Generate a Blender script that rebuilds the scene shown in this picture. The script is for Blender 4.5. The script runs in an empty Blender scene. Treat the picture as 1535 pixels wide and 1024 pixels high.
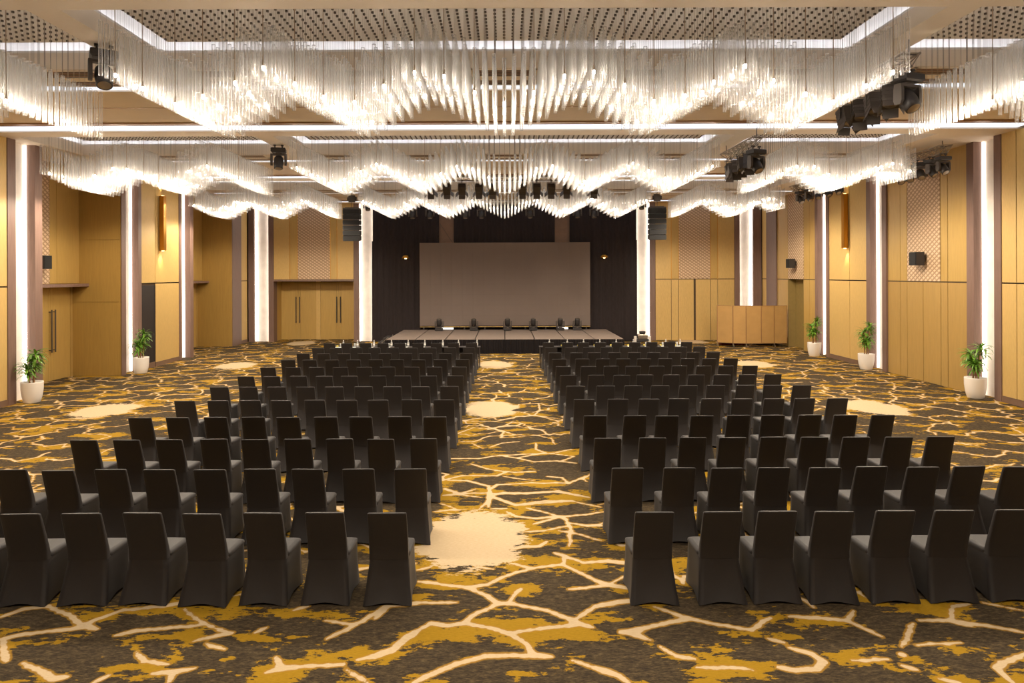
import bpy, math, random
import numpy as np
from mathutils import Vector, Matrix
R = random.Random(7)
PI = math.pi
SC = bpy.context.scene
COL = SC.collection

# ------------------------------------------------------------------ helpers
def lin(c):
    c = c / 255.0
    return c / 12.92 if c <= 0.04045 else ((c + 0.055) / 1.055) ** 2.4
def S(r, g, b): return (lin(r), lin(g), lin(b), 1.0)

class MB:
    """collects shapes, then links them as ONE mesh object"""
    def __init__(s): s.v = []; s.f = []; s.m = []; s.sm = []
    def add(s, vs, fs, mi=0, smooth=False):
        o = len(s.v); s.v += [tuple(p) for p in vs]
        for f in fs: s.f.append(tuple(o + i for i in f)); s.m.append(mi); s.sm.append(smooth)
        return s
    def box(s, x0, x1, y0, y1, z0, z1, mi=0):
        x0, x1 = min(x0, x1), max(x0, x1); y0, y1 = min(y0, y1), max(y0, y1)
        vs = [(x0,y0,z0),(x1,y0,z0),(x1,y1,z0),(x0,y1,z0),(x0,y0,z1),(x1,y0,z1),(x1,y1,z1),(x0,y1,z1)]
        return s.add(vs, [(3,2,1,0),(4,5,6,7),(0,1,5,4),(1,2,6,5),(2,3,7,6),(3,0,4,7)], mi)
    def obox(s, c, ax, ay, az, hx, hy, hz, mi=0):
        c = Vector(c); ax = Vector(ax).normalized(); ay = Vector(ay).normalized(); az = Vector(az).normalized()
        vs = []
        for dz in (-1, 1):
            for dx, dy in ((-1,-1),(1,-1),(1,1),(-1,1)):
                vs.append(c + ax*hx*dx + ay*hy*dy + az*hz*dz)
        return s.add(vs, [(3,2,1,0),(4,5,6,7),(0,1,5,4),(1,2,6,5),(2,3,7,6),(3,0,4,7)], mi)
    def cyl(s, p0, p1, r0, r1=None, n=10, mi=0, cap=True, smooth=True):
        r1 = r0 if r1 is None else r1
        p0, p1 = Vector(p0), Vector(p1); d = (p1 - p0).normalized()
        u = d.orthogonal().normalized(); w = d.cross(u)
        vs = []
        for p, r in ((p0, r0), (p1, r1)):
            for k in range(n):
                a = 2*PI*k/n; vs.append(p + u*(r*math.cos(a)) + w*(r*math.sin(a)))
        s.add(vs, [(k, (k+1) % n, n+(k+1) % n, n+k) for k in range(n)], mi, smooth)
        if cap:
            s.add(vs[:n], [tuple(reversed(range(n)))], mi); s.add(vs[n:], [tuple(range(n))], mi)
        return s
    def lathe(s, prof, c=(0,0,0), n=20, mi=0, axis=None, smooth=True):
        """prof: list of (radius, height) along axis (default z)"""
        c = Vector(c); d = Vector(axis or (0,0,1)).normalized()
        if abs(d.z) > 0.999: u, w = Vector((1,0,0)), Vector((0,d.z,0))
        else: u = d.orthogonal().normalized(); w = d.cross(u)
        vs = []
        for r, h in prof:
            for k in range(n):
                a = 2*PI*k/n; vs.append(c + d*h + u*(r*math.cos(a)) + w*(r*math.sin(a)))
        fs = []
        for i in range(len(prof)-1):
            for k in range(n):
                fs.append((i*n+k, i*n+(k+1) % n, (i+1)*n+(k+1) % n, (i+1)*n+k))
        s.add(vs, fs, mi, smooth)
        return s
    def loft(s, rings, mi=0, cap0=True, cap1=True, smooth=True):
        n = len(rings[0]); vs = [p for r in rings for p in r]; fs = []
        for i in range(len(rings)-1):
            for k in range(n):
                fs.append((i*n+k, i*n+(k+1) % n, (i+1)*n+(k+1) % n, (i+1)*n+k))
        s.add(vs, fs, mi, smooth)
        if cap0: s.add(rings[0], [tuple(reversed(range(n)))], mi)
        if cap1: s.add(rings[-1], [tuple(range(n))], mi)
        return s
    def mesh(s, name, mats):
        me = bpy.data.meshes.new(name); me.from_pydata(s.v, [], s.f)
        for m in (mats if isinstance(mats, (list, tuple)) else [mats]): me.materials.append(m)
        me.polygons.foreach_set('material_index', s.m)
        me.polygons.foreach_set('use_smooth', s.sm)
        me.update(); return me
    def build(s, name, mats, parent=None, **kw): return link(name, s.mesh(name, mats), parent, **kw)

def link(name, me, parent=None, loc=(0,0,0), rz=0.0, **kw):
    o = bpy.data.objects.new(name, me); COL.objects.link(o)
    if parent is not None: o.parent = parent
    o.location = loc
    if rz: o.rotation_euler = (0, 0, rz)
    for k, v in kw.items(): o[k] = v
    return o
def tag(o, label, cat, group=None, kind=None):
    o['label'] = label; o['category'] = cat
    if group: o['group'] = group
    if kind: o['kind'] = kind
    return o
def thing(name, label, cat, loc=(0,0,0), rz=0.0, group=None):
    o = bpy.data.objects.new(name, None); COL.objects.link(o); o.empty_display_size = 0.1
    o.location = loc; o.rotation_euler = (0, 0, rz)
    return tag(o, label, cat, group)
def structure(o, label=None, cat=None):
    o['kind'] = 'structure'
    if label: o['label'] = label
    if cat: o['category'] = cat
    return o
def copy_tree(o, parent=None):
    c = o.copy(); COL.objects.link(c)
    if parent is not None: c.parent = parent
    for ch in list(o.children): copy_tree(ch, c)
    return c
ORD = ['first','second','third','fourth','fifth','sixth','seventh','eighth','ninth','tenth','eleventh','twelfth','thirteenth','fourteenth']

# ------------------------------------------------------------------ materials
def nodes(name):
    m = bpy.data.materials.new(name); m.use_nodes = True
    nt = m.node_tree; nt.nodes.clear()
    out = nt.nodes.new('ShaderNodeOutputMaterial')
    return m, nt, out
def N(nt, t, **kw):
    n = nt.nodes.new(t)
    for k, v in kw.items():
        if k in n.inputs.keys(): n.inputs[k].default_value = v
        else: setattr(n, k, v)
    return n
def math_(nt, op, a, b=None, c=None):
    n = nt.nodes.new('ShaderNodeMath'); n.operation = op
    for i, x in enumerate((a, b, c)):
        if x is None: continue
        if isinstance(x, (int, float)): n.inputs[i].default_value = x
        else: nt.links.new(x, n.inputs[i])
    return n.outputs[0]
def mix(nt, f, a, b):
    n = nt.nodes.new('ShaderNodeMix'); n.data_type = 'RGBA'
    for sock, x in ((n.inputs[0], f), (n.inputs[6], a), (n.inputs[7], b)):
        if isinstance(x, (int, float)): sock.default_value = x
        elif isinstance(x, tuple): sock.default_value = x
        else: nt.links.new(x, sock)
    return n.outputs[2]
def smooth(nt, x, a, b):
    n = nt.nodes.new('ShaderNodeMapRange'); n.interpolation_type = 'SMOOTHSTEP'; n.clamp = True
    nt.links.new(x, n.inputs[0]); n.inputs[1].default_value = a; n.inputs[2].default_value = b
    return n.outputs[0]
def plain(name, col, rough=0.6, metal=0.0, spec=0.5, vary=0.0, scale=6.0, stretch=(1,1,1), bump=0.0, sheen=0.0):
    """principled surface whose colour and grain come from an object-space noise"""
    m, nt, out = nodes(name)
    b = N(nt, 'ShaderNodeBsdfPrincipled'); nt.links.new(b.outputs[0], out.inputs[0])
    b.inputs['Base Color'].default_value = col; b.inputs['Roughness'].default_value = rough
    b.inputs['Metallic'].default_value = metal; b.inputs['Specular IOR Level'].default_value = spec
    if sheen: b.inputs['Sheen Weight'].default_value = sheen
    if vary or bump:
        g = N(nt, 'ShaderNodeNewGeometry'); mp = N(nt, 'ShaderNodeMapping'); mp.inputs['Scale'].default_value = stretch
        nt.links.new(g.outputs['Position'], mp.inputs[0])
        no = N(nt, 'ShaderNodeTexNoise', Scale=scale, Detail=5.0); nt.links.new(mp.outputs[0], no.inputs['Vector'])
        lo = tuple(c*(1-vary) for c in col[:3]) + (1,); hi = tuple(min(1, c*(1+vary)) for c in col[:3]) + (1,)
        nt.links.new(mix(nt, smooth(nt, no.outputs[0], .25, .75), lo, hi), b.inputs['Base Color'])
        if bump:
            bu = N(nt, 'ShaderNodeBump', Strength=bump, Distance=0.01); nt.links.new(no.outputs[0], bu.inputs['Height'])
            nt.links.new(bu.outputs[0], b.inputs['Normal'])
    return m
def glow(name, col, strength, sample=True):
    m, nt, out = nodes(name)
    e = N(nt, 'ShaderNodeEmission', Color=col, Strength=strength); nt.links.new(e.outputs[0], out.inputs[0])
    if not sample: m.cycles.emission_sampling = 'NONE'
    return m

WARM = (1.0, 0.72, 0.42, 1)
COOL = (0.86, 0.90, 1.0, 1)
M = {}
M['ceiling'] = plain('ceiling_paint', S(226,212,194), .75, vary=.03, scale=2)
M['coffer'] = plain('coffer_white_paint', S(238,234,230), .8)
M['bronze'] = plain('bronze_trim', S(150,112,72), .4, .3)
M['slot'] = plain('dark_slot', S(70,52,36), .7)
M['gold'] = plain('gold_fabric_panel', S(204,170,104), .5, .12, vary=.07, scale=3.0, stretch=(22,22,2.0), bump=.05)
M['gold_plain'] = plain('gold_laminate_panel', S(188,154,86), .42, .15, vary=.05, scale=2.0, stretch=(10,10,.8))
M['gold_deep'] = plain('gold_airwall_panel', S(174,140,78), .5, .12, vary=.06, scale=2.0, stretch=(14,14,.9))
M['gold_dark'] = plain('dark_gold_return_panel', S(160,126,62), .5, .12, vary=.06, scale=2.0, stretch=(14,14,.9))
M['gap'] = plain('dark_panel_joint', S(72,52,26), .6)
M['brass'] = plain('brushed_brass', S(196,140,52), .28, .9, vary=.08, scale=4, stretch=(20,20,.4))
M['wood'] = plain('mauve_brown_wood_veneer', S(122,96,84), .5, vary=.14, scale=3.0, stretch=(18,18,.7), bump=.05)
M['base'] = plain('brown_baseboard', S(118,92,74), .5, vary=.06)
M['stone'] = plain('white_onyx_panel', S(246,238,228), .45, vary=.07, scale=2.6)
M['darkdoor'] = plain('painted_doorway_shade', S(34,26,24), .6)
M['olive'] = plain('olive_door', S(140,118,66), .6, vary=.05)
M['black_metal'] = plain('black_metal', S(72,64,58), .5, .1)
M['black_plastic'] = plain('black_plastic', S(44,40,39), .5)
M['grille'] = plain('black_speaker_grille', S(20,19,19), .8, vary=.2, scale=60)
M['steel'] = plain('aluminium_tube', S(150,140,128), .35, .8)
M['chair'] = plain('black_stretch_fabric', S(31,25,23), .6, spec=.5, vary=.06, scale=40, sheen=.06)
M['drape'] = plain('black_stage_drape', S(50,44,44), .95, spec=.1, vary=.1, scale=8, stretch=(4,4,.5))
M['skirt'] = plain('black_stage_skirt', S(34,31,32), .9, spec=.1)
M['deck'] = plain('grey_stage_carpet', S(128,114,104), .95, spec=.1, vary=.08, scale=30)
M['screen'] = plain('matte_led_panel', S(112,98,90), .7, vary=.025, scale=1.2, stretch=(1,1,1))
M['white'] = plain('white_ceramic', S(236,228,218), .35)
M['paper'] = plain('white_paper', S(240,236,228), .7)
M['soil'] = plain('potting_soil', S(60,44,32), .95, vary=.2, scale=40)
M['leaf'] = plain('green_leaf', S(104,148,46), .42, vary=.35, scale=9)
M['cane'] = plain('plant_cane', S(158,118,76), .8, vary=.15, scale=20)
M['table'] = plain('black_table_top', S(38,32,30), .6)
M['yellow'] = plain('yellow_sweet', S(220,200,80), .5)
M['red'] = plain('dark_red_carton', S(92,22,24), .7)
M['wire'] = plain('thin_steel_wire', S(150,140,128), .4, .6)
M['rod'] = plain('bronze_lamp_rod', S(168,148,126), .4, .3)
M['socket'] = plain('grey_socket', S(92,84,78), .45, .4)
M['screenfab'] = plain('tan_folding_screen', S(170,132,76), .7, vary=.05, scale=3)
M['led_cool'] = glow('cool_led_strip', COOL, 16.0)
M['led_slot'] = glow('cool_led_slot', COOL, 1.5)
M['led_col'] = glow('warm_white_led', (1, .89, .78, 1), 9.5)
M['bulb'] = glow('warm_bulb', (1, .87, .71, 1), 350.0)
M['amber'] = glow('amber_lamp', (1, .6, .22, 1), 9.0)
M['worklight'] = glow('white_work_light', (1, .92, .8, 1), 2.2)

def glass_tube_mat():
    m, nt, out = nodes('clear_glass_tube')
    tr = N(nt, 'ShaderNodeBsdfTransparent', Color=(.985,.985,.985,1))
    di = N(nt, 'ShaderNodeBsdfDiffuse', Color=(.94,.93,.91,1)); tl = N(nt, 'ShaderNodeBsdfTranslucent', Color=(.94,.93,.91,1))
    a = N(nt, 'ShaderNodeMixShader', Fac=.5); nt.links.new(di.outputs[0], a.inputs[1]); nt.links.new(tl.outputs[0], a.inputs[2])
    lw = N(nt, 'ShaderNodeLayerWeight', Blend=.45)
    f = math_(nt, 'MULTIPLY_ADD', lw.outputs['Facing'], .42, .085)
    b = N(nt, 'ShaderNodeMixShader'); nt.links.new(f, b.inputs[0]); nt.links.new(tr.outputs[0], b.inputs[1]); nt.links.new(a.outputs[0], b.inputs[2])
    gl = N(nt, 'ShaderNodeBsdfGlossy', Roughness=.22, Color=(1,1,1,1))
    g = math_(nt, 'MULTIPLY_ADD', lw.outputs['Fresnel'], .25, .01)
    c = N(nt, 'ShaderNodeMixShader'); nt.links.new(g, c.inputs[0]); nt.links.new(b.outputs[0], c.inputs[1]); nt.links.new(gl.outputs[0], c.inputs[2])
    nt.links.new(c.outputs[0], out.inputs[0]); return m
M['tube'] = glass_tube_mat()
def clear_mat():
    m, nt, out = nodes('clear_bottle_plastic')
    tr = N(nt, 'ShaderNodeBsdfTransparent', Color=(.9,.92,.92,1)); di = N(nt, 'ShaderNodeBsdfPrincipled', Roughness=.15)
    di.inputs['Base Color'].default_value = (.9,.9,.88,1)
    c = N(nt, 'ShaderNodeMixShader', Fac=.45); nt.links.new(tr.outputs[0], c.inputs[1]); nt.links.new(di.outputs[0], c.inputs[2])
    nt.links.new(c.outputs[0], out.inputs[0]); return m
M['clear'] = clear_mat()

def chevron_mat():
    """beige acoustic panel with an embossed wave weave"""
    m, nt, out = nodes('beige_wave_embossed_panel')
    b = N(nt, 'ShaderNodeBsdfPrincipled', Roughness=.6); nt.links.new(b.outputs[0], out.inputs[0])
    g = N(nt, 'ShaderNodeNewGeometry'); sp = N(nt, 'ShaderNodeSeparateXYZ'); nt.links.new(g.outputs['Position'], sp.inputs[0])
    u = math_(nt, 'ADD', sp.outputs[0], sp.outputs[1])
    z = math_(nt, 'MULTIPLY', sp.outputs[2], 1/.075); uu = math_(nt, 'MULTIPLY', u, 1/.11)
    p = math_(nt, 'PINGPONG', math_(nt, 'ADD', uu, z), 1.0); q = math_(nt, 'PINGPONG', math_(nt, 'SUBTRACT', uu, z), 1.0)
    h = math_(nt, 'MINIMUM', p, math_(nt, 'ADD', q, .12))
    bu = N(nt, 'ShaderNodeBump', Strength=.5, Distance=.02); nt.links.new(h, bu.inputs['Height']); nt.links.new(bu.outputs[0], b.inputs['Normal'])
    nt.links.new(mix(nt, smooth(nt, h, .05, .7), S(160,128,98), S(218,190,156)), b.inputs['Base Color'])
    return m
M['chevron'] = chevron_mat()

def carpet_mat():
    m, nt, out = nodes('vein_pattern_carpet')
    b = N(nt, 'ShaderNodeBsdfPrincipled', Roughness=.95); b.inputs['Specular IOR Level'].default_value = .1
    nt.links.new(b.outputs[0], out.inputs[0])
    g = N(nt, 'ShaderNodeNewGeometry')
    def noise(scale, detail, rough, stretch, off=0):
        mp = N(nt, 'ShaderNodeMapping'); mp.inputs['Scale'].default_value = stretch; mp.inputs['Location'].default_value = (off, off, 0)
        nt.links.new(g.outputs['Position'], mp.inputs[0])
        n = N(nt, 'ShaderNodeTexNoise', Scale=scale, Detail=detail, Roughness=rough); nt.links.new(mp.outputs[0], n.inputs['Vector'])
        return n.outputs[0]
    ve = N(nt, 'ShaderNodeAttribute', attribute_name='vein').outputs['Fac']
    spt = N(nt, 'ShaderNodeAttribute', attribute_name='medallion').outputs['Fac']
    n1 = noise(1.5, 7, .64, (.7, 1.3, 1), 3.7)     # gold blotches
    n2 = noise(14, 4, .7, (.55, 1.6, 1))              # woven ragged edge
    n3 = noise(55, 3, .75, (.35, 1.8, 1), 9)          # flecks of the pile
    e2 = math_(nt, 'SUBTRACT', n2, .5)
    near = smooth(nt, ve, -.34, -.01)
    gsum = math_(nt, 'ADD', math_(nt, 'ADD', n1, math_(nt, 'MULTIPLY', e2, .22)), math_(nt, 'MULTIPLY', near, .06))
    gsum = math_(nt, 'ADD', gsum, math_(nt, 'MULTIPLY', smooth(nt, spt, -.5, -.02), .08))
    gold = smooth(nt, gsum, .578, .598)
    dark = mix(nt, smooth(nt, math_(nt, 'ADD', math_(nt, 'MULTIPLY', n3, .6), math_(nt, 'MULTIPLY', n2, .4)), .42, .66), S(50,42,33), S(98,83,58))
    goldc = mix(nt, smooth(nt, n3, .3, .7), S(145,111,22), S(163,127,34))
    c = mix(nt, gold, dark, goldc)
    # gold edging that the veins carry
    edge = smooth(nt, math_(nt, 'ADD', ve, math_(nt, 'MULTIPLY', e2, .03)), -.022, -.008)
    c = mix(nt, math_(nt, 'MULTIPLY', edge, .8), c, S(160,120,42))
    cream = smooth(nt, math_(nt, 'ADD', ve, math_(nt, 'MULTIPLY', e2, .03)), -.004, .006)
    med = smooth(nt, math_(nt, 'ADD', spt, math_(nt, 'ADD', math_(nt, 'MULTIPLY', math_(nt, 'SUBTRACT', n1, .5), 1.3), math_(nt, 'MULTIPLY', e2, .9))), -.02, .03)
    med = math_(nt, 'MULTIPLY', med, math_(nt, 'SUBTRACT', 1.0, math_(nt, 'MULTIPLY', smooth(nt, n2, .64, .68), smooth(nt, spt, .3, .0))))
    c = mix(nt, math_(nt, 'MAXIMUM', cream, med), c, mix(nt, smooth(nt, n3, .3, .7), S(192,168,132), S(204,182,148)))
    nt.links.new(c, b.inputs['Base Color'])
    return m
M['carpet'] = carpet_mat()
TRACED = [[(-0.79,5.8),(-0.64,5.93),(-0.45,6.08),(-0.2,6.2),(-0.01,6.21),(0.25,6.21),(0.41,6.19)],[(0.25,6.21),(0.19,6.4),(0.03,6.59),(-0.16,6.7),(-0.39,6.78)],[(0.03,6.59),(0.33,6.68),(0.61,6.73),(0.71,6.77),(0.85,6.7)],[(0.71,6.77),(0.64,6.86),(0.42,7.04),(0.07,7.19),(-0.09,7.19)],[(-0.09,7.19),(-0.29,7.0),(-0.43,6.79),(-0.58,6.74),(-0.75,6.79),(-0.95,6.55),(-1.06,6.31),(-1.19,6.19)],[(-0.09,7.19),(-0.2,7.36),(-0.42,7.56),(-0.7,7.63),(-0.99,7.71)],[(0.03,7.23),(0.11,7.44),(0.17,7.53)],[(-0.42,7.56),(-0.21,7.63),(0.03,7.87),(0.3,8.05),(0.67,8.15)],[(0.67,8.15),(0.87,7.91),(1.1,7.62),(1.39,7.52)],[(0.3,8.05),(0.06,8.19)],[(0.69,8.18),(0.72,8.4)],[(0.8,8.7),(0.88,9.21),(0.85,9.65),(0.78,9.76)],[(0.6,8.49),(0.72,8.4),(0.93,8.2),(1.24,8.26),(1.48,8.17)],[(0.68,7.51),(0.88,7.54),(1.1,7.6)],[(0.7,6.86),(0.93,7.12),(1.14,7.2),(1.37,7.26)],[(-1.02,7.21),(-0.78,7.21),(-0.52,7.22)],[(0.59,6.13),(0.78,6.01),(0.94,5.92)],[(-1.32,6.88),(-1.27,7.03),(-1.26,7.15)],[(-1.05,8.01),(-0.88,8.11)],[(-0.38,8.11),(-0.15,8.03)],[(0.06,8.61),(0.25,8.69),(0.42,8.7),(0.53,8.85)],[(0.24,9.19),(0.5,9.22),(0.85,9.39)],[(0.78,9.76),(0.52,9.57),(0.38,9.47)],[(0.78,9.76),(1.14,9.83),(1.43,9.95)],[(0.78,9.76),(0.49,10.0),(0.3,10.13)],[(0.9,9.5),(1.12,9.4),(1.36,9.4)],[(0.71,9.22),(1.0,9.08),(1.25,8.87)],[(0.01,9.97),(0.15,9.77),(0.42,9.69),(0.7,9.76)],[(-1.05,9.98),(-0.81,10.06),(-0.67,10.05)],[(-0.39,10.09),(-0.28,10.43),(-0.26,10.94)],[(-0.26,10.7),(0.16,10.25),(0.5,10.33),(1.01,10.42)],[(-1.01,11.04),(-0.71,10.75),(-0.38,10.61)],[(-0.98,10.71),(-0.62,10.8),(-0.26,10.84)],[(-0.26,10.79),(0.34,10.79),(0.84,10.92),(1.29,10.59)],[(-1.04,10.4),(-0.75,10.1)],[(-0.22,10.09),(0.01,10.11)],[(1.1,6.62),(1.21,6.6),(1.29,6.53)],[(1.23,6.6),(1.32,6.65)],[(1.03,10.42),(1.41,10.15)],[(-5.14,6.95),(-5.04,7.11),(-4.82,7.17),(-4.5,7.0),(-4.21,6.78),(-4.02,6.7)],[(-4.18,6.73),(-4.41,6.68),(-4.68,6.61),(-4.82,6.53),(-4.62,6.28),(-4.5,6.15)],[(-4.2,6.76),(-4.14,6.89),(-3.98,7.08),(-3.6,7.16),(-3.46,7.22)],[(-4.34,6.12),(-4.07,5.98),(-3.91,5.88),(-3.8,5.9)],[(-3.35,7.1),(-3.03,6.82),(-2.68,6.62)],[(-3.77,6.58),(-3.62,6.67),(-3.33,6.72),(-3.03,6.77)],[(-2.83,6.43),(-2.61,6.33)],[(-2.97,6.47),(-2.79,6.57),(-2.65,6.62)],[(-3.41,6.29),(-3.26,6.14),(-3.02,6.09)],[(-3.09,5.95),(-2.91,5.97),(-2.75,6.03)],[(-2.91,5.97),(-2.88,5.81)],[(-3.52,5.82),(-3.45,5.93)],[(-2.09,6.19),(-1.98,6.02),(-1.87,6.04),(-1.45,6.08)],[(-1.98,6.02),(-2.1,5.96)],[(-1.71,6.51),(-1.51,6.76),(-1.32,7.03),(-1.25,7.14),(-0.96,7.2)],[(-1.82,6.85),(-1.51,6.78)],[(-1.34,6.15),(-1.05,6.3),(-0.96,6.51),(-0.88,6.58)],[(-1.41,6.0),(-1.18,5.8)],[(-2.2,7.06),(-2.07,7.15)],[(-2.44,6.62),(-2.36,6.72)],[(1.54,7.11),(1.82,6.88),(2.09,6.74),(2.38,6.64),(2.66,6.87)],[(1.11,6.59),(1.37,6.69),(1.64,6.8),(1.84,6.85)],[(1.19,6.59),(1.37,6.46)],[(2.86,6.9),(3.13,6.87),(3.4,6.81),(3.58,6.51)],[(3.4,6.81),(3.57,7.01)],[(2.48,6.48),(2.61,6.41)],[(2.62,6.32),(2.78,6.22),(2.84,6.09),(2.72,5.98),(2.52,5.96),(2.39,6.01)],[(1.67,6.01),(1.91,6.01),(2.16,5.97)],[(1.43,6.35),(1.54,6.19),(1.7,6.14)],[(3.66,6.33),(3.85,6.55),(4.03,6.75)],[(4.12,6.81),(4.44,6.81),(4.73,6.7),(4.99,6.57)],[(4.46,6.83),(4.64,7.09),(4.84,7.14)],[(4.43,6.78),(4.56,6.7)],[(3.09,6.11),(3.43,6.13)],[(3.58,6.2),(3.61,6.2)],[(3.49,6.03),(3.59,5.96)],[(3.82,6.35),(4.26,6.4)],[(4.72,6.21),(4.4,6.06),(4.29,5.97),(4.28,5.76)],[(1.07,7.69),(1.35,7.52)],[(1.0,7.17),(1.33,7.23)],[(1.15,8.24),(1.44,8.16)],[(5.0,7.17),(5.32,6.99)],[(3.69,5.83),(3.84,5.77)],[(0.83,5.98),(0.97,5.89),(1.04,5.79)],[(-0.26,10.18),(-0.25,10.75),(-0.28,11.18),(-0.47,11.33),(-0.66,11.48),(-0.97,11.5)],[(-1.06,11.49),(-0.75,11.76),(-0.15,11.75),(0.04,12.0)],[(-0.25,11.03),(-0.14,11.25),(0.43,11.35),(1.03,11.31),(1.37,11.68)],[(-0.64,12.49),(-0.33,12.17),(0.16,11.95),(0.51,12.01)],[(-0.11,13.06),(0.25,12.85),(0.53,12.61),(0.95,12.67),(1.29,12.51)],[(-1.03,12.85),(-0.51,12.85),(-0.11,13.06),(0.34,13.15),(0.88,13.19),(1.31,13.5)],[(0.23,12.9),(0.77,13.25),(0.6,13.51),(0.62,14.01)],[(-0.99,14.15),(-0.67,14.15),(-0.34,14.63),(0.35,14.75)],[(-0.7,14.03),(-0.45,13.58)],[(-0.32,13.69),(-0.07,14.02),(0.28,14.13)],[(-1.04,14.9),(-0.73,15.43),(-0.23,15.28),(0.2,14.75)],[(-1.03,16.17),(-0.24,16.08),(0.29,16.62),(0.71,16.77),(1.27,16.08)],[(-0.41,15.22),(0.02,15.7),(0.15,16.0)],[(0.02,15.7),(0.46,15.41),(0.86,15.2)],[(0.71,16.77),(0.88,17.46),(0.88,18.3),(0.47,18.21)],[(0.59,14.74),(0.96,14.42),(1.01,13.89)],[(-0.48,11.03),(-0.73,10.79),(-0.97,10.73)],[(-0.98,11.07),(-0.73,10.79)],[(0.32,10.81),(0.72,10.88),(1.29,10.6)],[(-0.07,10.48),(0.14,10.26),(0.61,10.44),(0.99,10.44)],[(0.71,11.7),(0.96,11.62),(1.05,11.31)],[(0.88,13.19),(1.29,12.97),(0.99,12.61)],[(-0.03,11.71),(0.48,11.47)],[(-0.39,18.73),(-0.25,19.26),(-0.29,19.7)],[(-0.22,10.68),(-0.03,10.85),(0.32,10.81)],[(-0.25,10.68),(-0.07,10.48)]]
# ------------------------------------------------------------------ room dimensions (metres; camera at the origin of X and Y)
H = 3.47          # eye height
WX = 13.3         # side walls
FY = 35.4         # far wall
ZB = 7.17         # ceiling and beam underside
ZL = 7.47         # top of the coffer lips
ZT = 7.95         # coffer top
PITCH = 8.7
BAYS = [0.8, 9.5, 18.2, 26.9]
DEEP = 2.75       # coffer depth in Y
COFFERS = [(-12.95, -6.65), (-6.18, 6.18), (6.65, 11.55)]
YN = -5.0

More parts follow.
